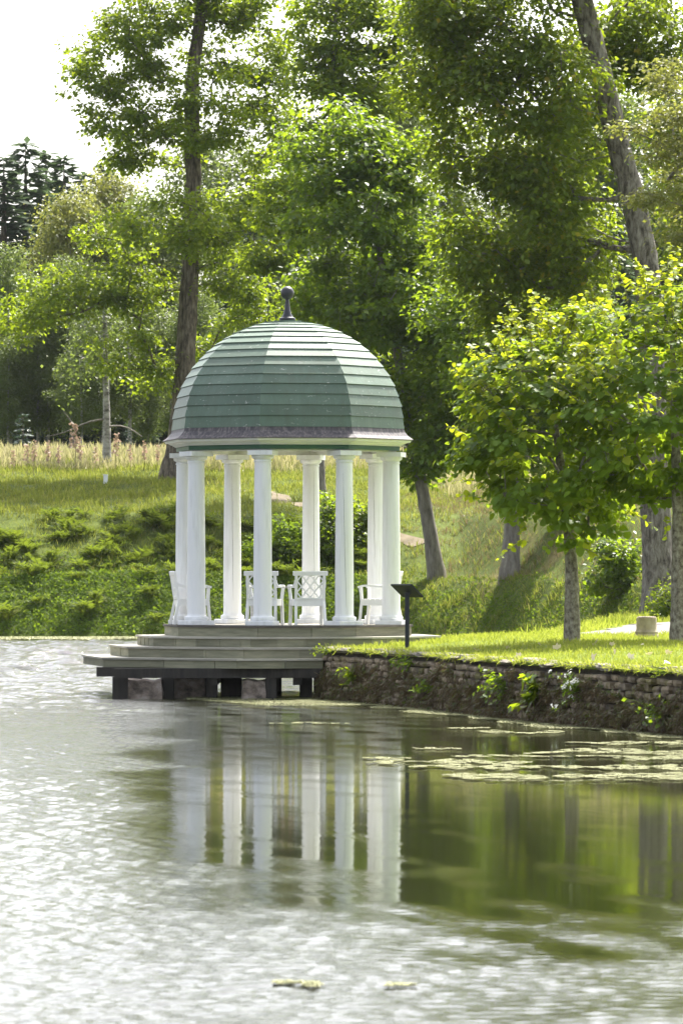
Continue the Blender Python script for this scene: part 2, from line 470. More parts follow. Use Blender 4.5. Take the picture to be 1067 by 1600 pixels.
def ripple_amp(X, Y):
    """1 in the open, near 0 in the lee; the edge is ragged and gradual"""
    px = X / Y * F_PX + CX
    w1 = lump(X, Y, 6, 8); w2 = lump(X * 1.5, Y * .5, 1.3, 18)
    near = smooth01((39 + 2.8 * w1 + 2.6 * w2 + (450 - np.clip(px, 200, 900)) * .008 - Y) / 15)
    lee = smooth01((px + 35 * w1 + 22 * w2 - 130) / 200)
    base = np.interp(Y, [20, 50, 60, 68, 80, 95, 120, 170], [.03, .03, .05, .13, .2, .4, .7, .8]) * (1 + .5 * w2)
    base = base * (1 - .5 * smooth01((px - 600) / 100)) + .04 * np.clip(w2 + .2 * w1, 0, 1)
    a = base + (1 - base) * (1 - lee * (1 - near) ) ** 1.3
    a = a * (1 - .93 * smooth01((Y - 147) / 4))          # still under the scum of the far shore
    return np.clip(a, .022, 1)
water()

# the hillside and plateau
def hillside():
    xs = np.concatenate([np.linspace(-90, -26, 50), np.linspace(-25, 25, 200), np.linspace(26, 90, 50)])
    ys = np.concatenate([np.linspace(112, 172, 190), np.linspace(172.5, 215, 90), np.linspace(217, 330, 50)])
    X, Y = np.meshgrid(xs, ys)
    Z = hill_z(X, Y)
    V = np.stack([X, Y, Z], -1).reshape(-1, 3); n = len(xs)
    i = np.arange(len(ys) - 1)[:, None] * n + np.arange(n - 1)[None, :]
    F = np.stack([i, i + 1, i + n + 1, i + n], -1).reshape(-1, 4)
    tag(obj('hillside', npmesh('hillside', V, F, M['hill'], True)), 'grassy hillside rising from the far shore', kind='structure')
hillside()
far = MB()
far.add([(-900, 328, 9.3), (900, 328, 9.3), (900, 2200, 14), (-900, 2200, 14)], [(0, 1, 2, 3)])
far.add([(-900, 120, -.2), (-88, 120, -.2), (-88, 332, 9.5), (-900, 332, 9.5)], [(0, 1, 2, 3)])
far.add([(88, 100, 1), (900, 100, 1), (900, 332, 9.5), (88, 332, 9.5)], [(0, 1, 2, 3)])
tag(far.build('ground', M['hill']), 'land beyond the hill', kind='structure')

def lawn():
    ys = np.concatenate([np.linspace(30, 62, 20), np.linspace(62.5, 92, 90), np.linspace(92.5, 150, 60)])
    ss = np.concatenate([[-.25, 0], np.linspace(.12, 6, 40), np.linspace(6.5, 60, 30)])
    Y, S = np.meshgrid(ys, ss, indexing='ij')
    X = x_edge(Y) + S
    Z = lawn_z(X, Y)
    back = Y > 87
    Z = np.where(S < 0, np.where(back, -.6, .80), Z)
    X = np.where((S < 0) & ~back, x_edge(Y) + .02, X)
    V = np.stack([X, Y, Z], -1).reshape(-1, 3); n = len(ss)
    i = np.arange(len(ys) - 1)[:, None] * n + np.arange(n - 1)[None, :]
    F = np.stack([i, i + 1, i + n + 1, i + n], -1).reshape(-1, 4)
    tag(obj('lawn', npmesh('lawn', V, F, M['lawn'], True)), 'mown lawn behind the stone wall', kind='structure')
lawn()

def sheet(name, poly_rows, mat, zf, lift, label):
    """a strip between two edge lines, laid just over the ground"""
    A, B = np.array(poly_rows[0], float), np.array(poly_rows[1], float)
    n, k = 60, 14
    t = np.linspace(0, 1, n)
    def rs(L):
        d = np.concatenate([[0], np.cumsum(np.linalg.norm(np.diff(L, axis=0), axis=1))]); d /= d[-1]
        return np.stack([np.interp(t, d, L[:, 0]), np.interp(t, d, L[:, 1])], -1)
    a, b = rs(A), rs(B)
    a += .12 * np.stack([lump(a[:, 0], a[:, 1], 2, 5), lump(a[:, 0], a[:, 1], 2, 6)], -1)
    b += .12 * np.stack([lump(b[:, 0], b[:, 1], 2, 7), lump(b[:, 0], b[:, 1], 2, 9)], -1)
    u = np.linspace(0, 1, k)[None, :, None]
    Pq = a[:, None] * (1 - u) + b[:, None] * u
    Z = zf(Pq[..., 0], Pq[..., 1]) + lift
    V = np.concatenate([Pq, Z[..., None]], -1).reshape(-1, 3)
    i = np.arange(n - 1)[:, None] * k + np.arange(k - 1)[None, :]
    F = np.stack([i, i + 1, i + k + 1, i + k], -1).reshape(-1, 4)
    return tag(obj(name, npmesh(name, V, F, mat, True)), label, kind='structure')
sheet('gravel_path', ([(3.5, 88), (5, 87.6), (7, 88), (15, 90)], [(3.7, 89), (4.9, 99), (6.7, 113), (17, 122)]), M['gravel'], lawn_z, .012, 'grey gravel path behind the lawn')
hp = np.array([ground_px(*q)[:2] for q in ((395, 768), (430, 777), (470, 788), (515, 801), (560, 815), (600, 830), (640, 845), (662, 852))])
hp = resample(np.concatenate([hp, np.zeros((len(hp), 1))], 1), 1.0)[:, :2]
for _ in range(6): hp[1:-1] = (hp[:-2] + 2 * hp[1:-1] + hp[2:]) / 4
ht = unit(np.gradient(hp, axis=0)); hn_ = np.stack([-ht[:, 1], ht[:, 0]], -1)
hw = (.5 + .15 * lump(hp[:, 0], hp[:, 1], 3, 41))[:, None]
sheet('hillside_path', (hp + hn_ * hw, hp - hn_ * hw), M['dirt'], hill_z, .03, 'sandy footpath slanting down the hillside')

# ------------------------------------------------------------------ leaf clouds
LEAF = {
    'rhomb': (np.array([[0, 0, 0], [-.36, .5, .10], [0, 1, -.04], [.36, .5, .10]]), np.array([[0, 2, 1], [0, 3, 2]])),
    'maple': (np.array([[0, 0, 0], [-.5, .18, .05], [-.52, .62, .08], [-.2, .6, .03], [0, 1.05, -.05], [.2, .6, .03], [.52, .62, .08], [.5, .18, .05]]),
              np.array([[0, 2, 1], [0, 3, 2], [0, 4, 3], [0, 5, 4], [0, 6, 5], [0, 7, 6]])),
    'round': (np.array([[0, 0, 0], [-.34, .08, .06], [-.5, .42, .1], [-.3, .8, .03], [0, 1.03, -.08], [.3, .8, .03], [.5, .42, .1], [.34, .08, .06], [0, .5, -.02]]),
              np.array([[8, 1, 0], [8, 2, 1], [8, 3, 2], [8, 4, 3], [8, 5, 4], [8, 6, 5], [8, 7, 6], [8, 0, 7]])),
    'spray': (np.array([[0, 0, 0], [-.23, .45, -.05], [0, 1, -.16], [.23, .45, -.05]]), np.array([[0, 2, 1], [0, 3, 2]])),
    'pinna': (np.array([[0, 0, 0], [-.12, .35, -.02], [0, 1, -.12], [.12, .35, -.02]]), np.array([[0, 2, 1], [0, 3, 2]])),
    'stalk': (np.array([[-.018, 0, 0], [.018, 0, 0], [.025, .75, .03], [0, 1, .12]]), np.array([[0, 1, 2], [0, 2, 3]])),
    'blade': (np.array([[-.05, 0, 0], [.05, 0, 0], [.03, .6, .06], [0, 1, .25]]), np.array([[0, 1, 2], [0, 2, 3]])),
}
def frames(nrm, tip):
    n = unit(nrm); t = tip - (tip * n).sum(-1, keepdims=True) * n
    t = unit(t + 1e-6); s = np.cross(t, n)
    return s, t, n
def leaves(pos, nrm, tip, size, shape='rhomb'):
    V0, F0 = LEAF[shape]
    s, t, n = frames(nrm, tip)
    sz = np.asarray(size)[:, None, None]
    V = pos[:, None] + sz * (V0[None, :, 0:1] * s[:, None] + V0[None, :, 1:2] * t[:, None] + V0[None, :, 2:3] * n[:, None])
    F = F0[None] + (np.arange(len(pos)) * len(V0))[:, None, None]
    return V.reshape(-1, 3), F.reshape(-1, 3)
def join(parts):
    Vs, Fs, n = [], [], 0
    for V, F in parts:
        Vs.append(V); Fs.append(F + n); n += len(V)
    return np.concatenate(Vs), np.concatenate(Fs)

# ------------------------------------------------------------------ trees
def tube(path, rad, sides=6, bark=0, seed=0):
    path = np.asarray(path, float); n = len(path)
    tan = np.gradient(path, axis=0); tan = unit(tan)
    ref = np.array([.31, .95, .02]); s = unit(np.cross(tan, ref)); t = np.cross(s, tan)
    a = np.arange(sides) * 2 * math.pi / sides
    r = np.asarray(rad, float)[:, None] * np.ones((1, sides))
    if bark:
        rs = np.random.default_rng(seed)
        r = r * (1 + bark * rs.normal(0, 1, r.shape))
        lobes = 1 + .07 * np.sin(a * 3 + rs.uniform(0, 6))[None] + .05 * np.sin(a * 5 + rs.uniform(0, 6))[None]
        r = r * lobes
    V = path[:, None] + r[..., None] * (np.cos(a)[None, :, None] * s[:, None] + np.sin(a)[None, :, None] * t[:, None])
    i = np.arange(n - 1)[:, None] * sides + np.arange(sides)[None]
    j = np.arange(n - 1)[:, None] * sides + (np.arange(sides)[None] + 1) % sides
    F = np.stack([i, j, j + sides, i + sides], -1).reshape(-1, 4)
    return V.reshape(-1, 3), F

def grow(trunk, r0, r1, targets, seed=0, min_t=.2, droop=0.0, step=.55, lift=.25, tip_r=.012):
    """a branch skeleton: every target is joined to the nearest part of what has grown so far"""
    rs = np.random.default_rng(seed)
    tr = resample(trunk, step)
    N = len(tr)
    nodes = [p for p in tr]; par = [-1] + list(range(N - 1)); rad_min = list(np.linspace(r0, r1, N) ** 1.0)
    ok = [k > N * min_t for k in range(N)]
    seg = tr[int(N * min_t):]
    dist = np.array([np.min(np.linalg.norm(seg - t, axis=1)) for t in targets])
    tips = []
    for ti in np.argsort(dist):
        t = np.asarray(targets[ti], float)
        A = np.array(nodes); d = np.linalg.norm(A - t, axis=1)
        up = A[:, 2] - t[2]
        cost = d + np.where(up > 0, up * .9, 0) + np.where(np.array(ok), 0, 1e6)
        j = int(np.argmin(cost)); a = A[j]
        L = np.linalg.norm(t - a); k = max(1, int(L / step))
        mid = (a + t) / 2 + np.array([0, 0, lift * L * .35 - droop * L * .2]) + rs.normal(0, .07 * L, 3)
        last = j
        for q in range(1, k + 1):
            u = q / k
            p = (1 - u) ** 2 * a + 2 * u * (1 - u) * mid + u * u * t
            nodes.append(p); par.append(last); rad_min.append(.008); ok.append(True)
            last = len(nodes) - 1
        tips.append(last)
    n = len(nodes); ch = [[] for _ in range(n)]
    for i in range(n):
        if par[i] >= 0: ch[par[i]].append(i)
    r = np.zeros(n)
    for i in range(n - 1, -1, -1):
        s = sum(r[c] ** 2.4 for c in ch[i])
        r[i] = max((s ** (1 / 2.4)) if s > 0 else tip_r, tip_r)
    cap = np.linspace(r0, r1, N)
    r[:N] = cap
    # limbs never thicker than a good share of the wood they leave
    for i in range(N, n): r[i] = min(r[i], .62 * r[par[i]] if par[i] < N else r[par[i]])
    return np.array(nodes), np.array(par), r, N, ch, tips

def wood(root, base, sk, bark, seed=0, flare=1.5, limb_min=.055, sides=14):
    nodes, par, r, N, ch, tips = sk
    path = nodes[:N] - base
    rad = r[:N].copy()
    h = path[:, 2] - path[0, 2]
    rad *= 1 + (flare - 1) * np.exp(-h / .55)
    rr = np.interp(np.linspace(0, 1, N * 2), np.linspace(0, 1, N), rad)
    pp = np.stack([np.interp(np.linspace(0, 1, N * 2), np.linspace(0, 1, N), path[:, k]) for k in range(3)], -1)
    pp[0, 2] -= .35
    V, F = tube(pp, rr, sides, .05, seed)
    obj('trunk', npmesh('trunk', V, F, bark, True), root)
    # chains
    used = np.zeros(len(nodes), bool); used[:N] = True
    twigs = []
    for i in range(N, len(nodes)):
        if used[i]: continue
        chain = [par[i], i]; used[i] = True
        cur = i
        while ch[cur]:
            nx = max(ch[cur], key=lambda c: r[c])
            if used[nx]: break
            used[nx] = True; chain.append(nx); cur = nx
        rc = r[chain].copy(); rc[0] = rc[1]
        rc[-1] *= .5
        V, F = tube(nodes[chain] - base, rc, 7 if rc[0] > limb_min else 4)
        if rc[0] > limb_min: obj('limb', npmesh('limb', V, F, bark, True), root)
        else: twigs.append((V, F))
    if twigs:
        V, F = join(twigs)
        tag(obj('twigs', npmesh('twigs', V, F, bark, True), root), kind='stuff')

def cloud(sk, base, rs, per, rad, size, flat=.6, shape='rhomb', up=.8, centre=None, hang=0.0, along=True):
    """leaf clumps at the twig ends"""
    nodes, par, r, N, ch, tips = sk
    c = nodes[tips]
    if along:      # also one node down the twig
        c = np.concatenate([c, nodes[par[tips]]])
    n = len(c) * per
    cc = np.repeat(c, per, 0)
    cr = np.repeat(rs.uniform(.6, 1.25, len(c)), per)[:, None] * rad
    off = rs.normal(0, .5, (n, 3)); L = np.linalg.norm(off, axis=1, keepdims=True)
    off = off / np.maximum(L, 1e-6) * np.minimum(L, 1.1)
    off[:, 2] *= flat
    pos = cc + off * cr
    if hang: pos[:, 2] -= hang * rs.exponential(.5, n)
    out = unit(off + 1e-6)
    nrm = np.array([0, 0, up]) + out * .45 + rs.normal(0, .45, (n, 3))
    tip = out + rs.normal(0, .6, (n, 3)); tip[:, 2] -= .45 + hang
    sz = size * rs.uniform(.65, 1.3, n)
    return leaves(pos - base, nrm, tip, sz, shape)

def blob_points(blobs, D, rs, shell=.0):
    """targets spread through ellipsoids given as (px, py, rx_px, ry_px, depth offset m, count)"""
    out = []
    sc = F_PX / D
    for px, py, rx, ry, dz, n in blobs:
        c = P(px, py, D + dz)
        v = unit(rs.normal(0, 1, (n, 3)))
        rr = (shell + (1 - shell) * rs.uniform(0, 1, (n, 1))) ** (1 / 3 if not shell else 1)
        a, b = rx / sc, ry / sc
        out.append(c + v * rr * np.array([a, max(a, 1.5) * .85, b]))
    return np.concatenate(out)

def tree(name, label, base_px, trunk_px, r0, r1, blobs, leaf, size, per, rad, bark, seed, cat='tree', D=None, group=None, min_t=.2,
         shape='rhomb', flat=.6, hang=0, droop=0, up=.8, flare=1.5, lean_d=None):
    rs = np.random.default_rng(seed)
    if D is None: b = ground_px(*base_px)
    else:
        b = P(base_px[0], base_px[1], D); b[2] = ground_z(b[0], b[1])
    D = b[1]
    tp = [b] + [P(q[0], q[1], D + (q[2] if len(q) > 2 else 0)) for q in trunk_px]
    sk = grow(tp, r0, r1, blob_points(blobs, D, rs), seed, min_t, droop, tip_r=.017)
    root = empty(name, tuple(b), label, cat, group)
    wood(root, b, sk, bark, seed, flare)
    V, F = cloud(sk, b, rs, per, rad, size, flat, shape, up, hang=hang)
    tag(obj('crown', npmesh('crown', V, F, leaf), root), kind='stuff')
    return root

# the tall maple left of the pavilion
tree('maple_tree', 'tallest maple with thick bare lower trunk standing left behind the pavilion', (271, 748),
     [(281, 690), (289, 590), (295, 470), (300, 380), (303, 300), (302, 200), (300, 120), (312, 40), (325, -60), (335, -170)], .43, .17,
     [(190, 90, 95, 85, 0, 40), (260, 30, 120, 70, 1, 36), (330, -60, 170, 110, 0, 55), (250, 190, 75, 60, -1, 20), (400, 70, 75, 75, 1, 24),
      (330, 160, 90, 90, -2, 26), (400, 190, 60, 70, 0, 14), (215, 255, 50, 25, 0, 7), (285, 350, 120, 55, -2, 46), (180, 370, 60, 40, 0, 12), (370, 340, 70, 70, 1, 20),
      (90, 460, 90, 45, -1, 30), (200, 450, 80, 45, 0, 24), (30, 500, 40, 40, 0, 10), (200, 550, 60, 40, -1, 13), (240, 590, 30, 22, 0, 5), (370, 420, 60, 50, 1, 16), (400, 480, 50, 50, 2, 14), (340, 540, 45, 40, 2, 10), (430, 140, 60, 80, 1, 18), (150, 145, 55, 50, 0, 16), (440, 250, 50, 60, 1, 14), (195, 225, 60, 40, 0, 12), (370, 20, 60, 50, 0, 14)],
     M['leaf_maple'], .19, 54, .70, M['bark'], 11, flat=.5, shape='rhomb')
# dark maple right behind the pavilion, leaning trunk
tree('maple_tree', 'dark green maple with slender leaning trunk right behind the pavilion', (683, 905),
     [(672, 830), (655, 740), (640, 660), (622, 560), (600, 440), (585, 330), (575, 230)], .24, .07,
     [(560, 330, 110, 110, 0, 66), (520, 240, 90, 80, 1, 36), (620, 470, 110, 90, -1, 56), (520, 460, 70, 70, 1, 26), (690, 560, 80, 80, -1, 40), (620, 620, 60, 60, 0, 20), (680, 690, 60, 45, -1, 20), (640, 730, 40, 25, 0, 8), (690, 420, 70, 80, 1, 30), (740, 650, 40, 50, -1, 12), (610, 230, 60, 50, 0, 16)],
     M['leaf_dark'], .21, 60, .75, M['bark_grey'], 12, min_t=.25, flat=.5)
# behind it a lighter one whose top runs out of the frame
tree('maple_tree', 'sunlit yellow green maple with thin trunk showing between the rear columns', (502, 775),
     [(502, 700), (500, 560), (505, 400), (512, 250), (520, 100), (530, -60)], .13, .06,
     [(510, 120, 80, 100, 0, 36), (560, 30, 110, 80, 1, 40), (470, 260, 50, 80, 0, 18), (440, 390, 50, 70, 0, 16), (600, 140, 60, 60, 2, 16), (480, 480, 50, 50, 0, 16), (640, 50, 70, 70, 0, 20), (530, 560, 60, 50, 0, 14), (430, 300, 40, 60, 0, 10)],
     M['leaf_maple'], .21, 62, .75, M['bark_grey'], 13, flat=.5)
# the great leaning trunk at the right
big = tree('elm_tree', 'huge old elm with leaning pale trunk rising at the right edge', (1034, 953),
     [(1030, 900), (1022, 800), (1020, 650), (1020, 520), (1012, 410), (990, 310), (962, 210), (940, 110), (912, 10), (885, -90), (860, -180)], .42, .27,
     [(720, 60, 90, 90, 0, 50), (820, 130, 100, 90, -1, 55), (780, -50, 160, 90, 0, 55), (950, 60, 110, 80, 3, 36), (1030, 40, 90, 90, 3, 36), (740, 220, 80, 70, 1, 36), (830, 290, 90, 80, 0, 50), (760, 380, 70, 70, 1, 36), (870, 400, 70, 60, 1, 30), (790, 470, 60, 50, 2, 22),
      (1000, -90, 150, 80, 0, 30), (660, 130, 50, 60, 1, 16), (890, 200, 60, 60, 3, 20), (1060, 180, 45, 90, 5, 20), (1065, 330, 45, 90, 5, 18), (925, 110, 40, 40, -2, 4), (910, 330, 45, 60, 6, 14), (915, 420, 50, 50, 6, 14), (680, 20, 60, 60, 1, 16)],
     M['leaf_olive'], .18, 56, .72, M['bark_old'], 14, min_t=.35, hang=.4, droop=.5, flat=.7)
tree('elm_tree', 'straight grey trunked elm behind the nearer lime tree', (798, 903),
     [(800, 840), (802, 760), (800, 640), (795, 520), (780, 400), (770, 300)], .27, .08,
     [(800, 560, 90, 90, 0, 46), (730, 480, 70, 70, 1, 26), (860, 600, 80, 80, 1, 30), (820, 700, 80, 60, 1, 26), (890, 480, 60, 60, 2, 18), (940, 560, 60, 90, 2, 22), (1030, 620, 60, 90, 3, 20)],
     M['leaf_dark'], .18, 66, .8, M['bark_grey'], 15, min_t=.25, hang=.25)
tree('hornbeam_tree', 'yellowish hornbeam reaching in over the right edge with flat drooping sprays', (1130, 950),
     [(1128, 800), (1120, 600), (1115, 400), (1110, 200)], .2, .06,
     [(1055, 235, 55, 22, -6, 16), (1050, 310, 50, 18, -6, 13), (1070, 180, 45, 20, -6, 12), (1075, 380, 40, 30, -6, 16), (1000, 205, 30, 10, -6, 4), (1120, 280, 80, 160, -4, 40), (1050, 110, 50, 40, -4, 12)],
     M['leaf_birch'], .12, 42, .6, M['bark_grey'], 16, flat=.35, D=128, droop=.3)
tree('elm_tree', 'narrow grey trunk close behind the huge elm at the right', (1056, 940),
     [(1046, 870), (1040, 800), (1036, 700), (1040, 600)], .16, .06,
     [(1040, 640, 60, 60, 0, 22), (1000, 700, 50, 50, 1, 16), (1070, 560, 60, 60, 0, 16)],
     M['leaf_olive'], .15, 36, .8, M['bark_grey'], 17, D=140)

# spruces and birches of the wood beyond the meadow
def spruce_mesh(h, w, seed, mat, dens=1.0):
    rs = np.random.default_rng(seed)
    parts = []
    z = h * .08
    pos, nrm, tip, sz = [], [], [], []
    while z < h * .985:
        f = 1 - z / h
        L = w * (f ** .8) * rs.uniform(.8, 1.15) + .12
        for k in range(int(6 + 3 * f)):
            a = rs.uniform(0, 2 * math.pi); l = L * rs.uniform(.7, 1.1)
            m = max(3, int(l / .17 * dens))
            for q in range(m):
                u = (q + rs.uniform(.2, .9)) / m
                d = np.array([math.cos(a), math.sin(a), 0])
                p = d * l * u + np.array([0, 0, z - l * .38 * u + l * .16 * u * u])
                sd = np.array([-d[1], d[0], 0]) * rs.choice([-1, 1])
                pos.append(p); nrm.append(np.array([0, 0, 1]) + rs.normal(0, .35, 3))
                tip.append(d * .7 + sd * .7 * rs.uniform(.3, 1) + np.array([0, 0, -.45])); sz.append((.6 + .6 * f) * rs.uniform(.8, 1.3) * (1 if dens < 1.5 else .5))
        z += .34 + .25 * f
    V, F = leaves(np.array(pos), np.array(nrm), np.array(tip), np.array(sz), 'spray')
    me = npmesh('crown', V, F, mat)
    tv, tf = tube(np.array([[0, 0, -.3], [0, 0, h * .5], [0, 0, h * .99]]), [.018 * h, .012 * h, .01], 7)
    return me, npmesh('trunk', tv, tf, M['bark'], True)

def birch_mesh(h, w, seed, mat, bark=None, per=80, size=.21, hang=.9):
    rs = np.random.default_rng(seed)
    n = 110
    t = rs.uniform(.28, 1.0, n)
    prof = np.sin(np.clip((t - .22) / .82, 0, 1) * math.pi) ** .7
    a = rs.uniform(0, 2 * math.pi, n); rr = w * prof * np.sqrt(rs.uniform(.05, 1, n))
    T = np.stack([rr * np.cos(a), rr * np.sin(a), t * h], -1)
    tr = [np.array([0, 0, 0]), np.array([.1, 0, h * .35]), np.array([-.15, .1, h * .7]), np.array([.05, 0, h * .97])]
    sk = grow(tr, .011 * h, .03, T, seed, .25, .2)
    base = np.zeros(3)
    nodes, par, r, N, ch, tips = sk
    V, F = tube(nodes[:N], r[:N], 8, .03, seed)
    parts = [(V, F)]
    for i in range(N, len(nodes)):
        if r[i] > .02: parts.append(tube(np.array([nodes[par[i]], nodes[i]]), [r[i], r[i] * .85], 4))
    V, F = join(parts)
    tm = npmesh('trunk', V, F, bark or M['bark_birch'], True)
    V, F = cloud(sk, base, rs, per, 1.0, size, .8, 'rhomb', .5, hang=hang)
    return npmesh('crown', V, F, mat), tm

S1 = spruce_mesh(20, 2.9, 31, M['needle'], 1.4); S2 = spruce_mesh(20, 2.4, 32, M['needle'], 1.4)
B1 = birch_mesh(16, 3.4, 41, M['leaf_birch']); B2 = birch_mesh(15, 3.0, 42, M['leaf_far']); B3 = birch_mesh(16, 4.2, 43, M['leaf_far'], hang=.4)
PN = spruce_mesh(4.4, 1.5, 33, M['needle_blue'], 1.6)

def stand(name, label, meshes, h0, px, top_py, D, group=None, cat='tree', wide=1.0, base=None):
    x = (px - CX) / F_PX * D
    z = ground_z(x, D)
    top = CAM_Z - (top_py - HY) / F_PX * D
    s = (top - z) / h0
    root = empty(name, (x, D, z - .05), label, cat, group, random.uniform(0, 6.28))
    root.scale = (s * wide, s * wide, s)
    tag(obj('crown', meshes[0], root), kind='stuff')
    obj('trunk', meshes[1], root)
    return root
for px, ty, D, ms, w, lb in ((40, 212, 262, S1, 1.5, 'tallest dark spruce against the sky at far left'), (100, 236, 268, S2, 1.3, 'narrow spruce top between two dark spruces against the sky'),
                            (6, 236, 258, S2, 1.6, 'dark spruce cut by the left picture edge'), (72, 228, 272, S2, 1.4, 'spruce just right of the tallest far spruce'),
                            (163, 246, 270, S1, 1.1, 'thin spruce tip poking above the pale birches'), (132, 262, 275, S2, 1.3, 'low spruce top left of the thin spruce tip')):
    stand('spruce_tree', lb, ms, 20, px, ty, D, cat='spruce', wide=w)
for px, ty, D, ms, w, lb in ((112, 300, 246, B1, 1.0, 'pale yellowing birch in front of the far spruces'), (172, 268, 250, B1, 1.0, 'tall pale birch left of the maple crown'), (15, 360, 238, B2, 1.0, 'grey green birch at the left edge below the spruces'),
                            (222, 272, 246, B2, 1.2, 'birch half hidden behind the left maple crown'), (110, 380, 236, B2, .9, 'rounded grey green birch low in the left wood'), (250, 330, 250, B1, .9, 'pale birch directly behind the tall maple trunk')):
    stand('birch_tree', lb, ms, 16, px, ty, D, cat='birch', wide=w)
rf = random.Random(5)
for i in range(9):
    stand('birch_tree', 'leafy tree filling the shaded wood left of the pavilion', (B2, B3)[i % 2], 16, 10 + i * 38 + rf.uniform(-12, 12), rf.uniform(420, 540), rf.uniform(228, 236), 'leafy trees in the left wood', 'tree', 1.15)
for i in range(26):
    px = -60 + i * 47 + rf.uniform(-15, 15)
    D = rf.uniform(236, 252)
    ty = rf.uniform(430, 520) if px < 330 else rf.uniform(330, 470)
    stand('spruce_tree', 'dark spruce in the shaded row at the back of the meadow', (S1, S2)[i % 2], 20, px, ty, D, 'spruces at the back of the meadow', 'spruce', 1.25)
for i in range(12):
    px = 330 + i * 72 + rf.uniform(-20, 20)
    stand('birch_tree', 'leafy tree in the hazy row behind the big maples', B3, 16, px, rf.uniform(120, 330), rf.uniform(255, 275), 'hazy leafy trees behind the maples', 'tree', 1.1)
stand('pine_tree', 'small bluish young pine standing in the dry meadow at left', PN, 4.4, 36, 640, 212, cat='pine')
stand('pine_tree', 'small dim young pine right of the bare birch trunk', PN, 4.4, 200, 668, 224, cat='pine')
# the old birch with a bare lower trunk and dead limbs
b = ground_px(167, 728, 150)
sk = grow([b, P(167, 650, b[1]), P(165, 560, b[1]), P(163, 430, b[1])], .17, .06, blob_points([(165, 480, 50, 70, 0, 26), (150, 560, 60, 30, 0, 10)], b[1], np.random.default_rng(3)), 3, .45)
bt = empty('birch_tree', tuple(b), 'bare trunked birch with dead grey limbs in the dry meadow', 'birch')
wood(bt, b, sk, M['bark_birch'], 3, 1.2)
V, F = cloud(sk, b, np.random.default_rng(4), 26, .9, .17, .8, hang=.6)
tag(obj('crown', npmesh('crown', V, F, M['leaf_far']), bt), kind='stuff')
for pts in ([(166, 655), (140, 656), (118, 668), (100, 678), (72, 682)], [(166, 668), (182, 660), (205, 668), (222, 682)], [(118, 668), (108, 655), (98, 640)]):
    q = np.array([P(x, y, b[1] - .2 * k) for k, (x, y) in enumerate(pts)])
    V, F = tube(resample(q, .3) - b, np.linspace(.05, .015, len(resample(q, .3))), 5)
    obj('dead_limb', npmesh('dead_limb', V, F, M['dead'], True), bt)

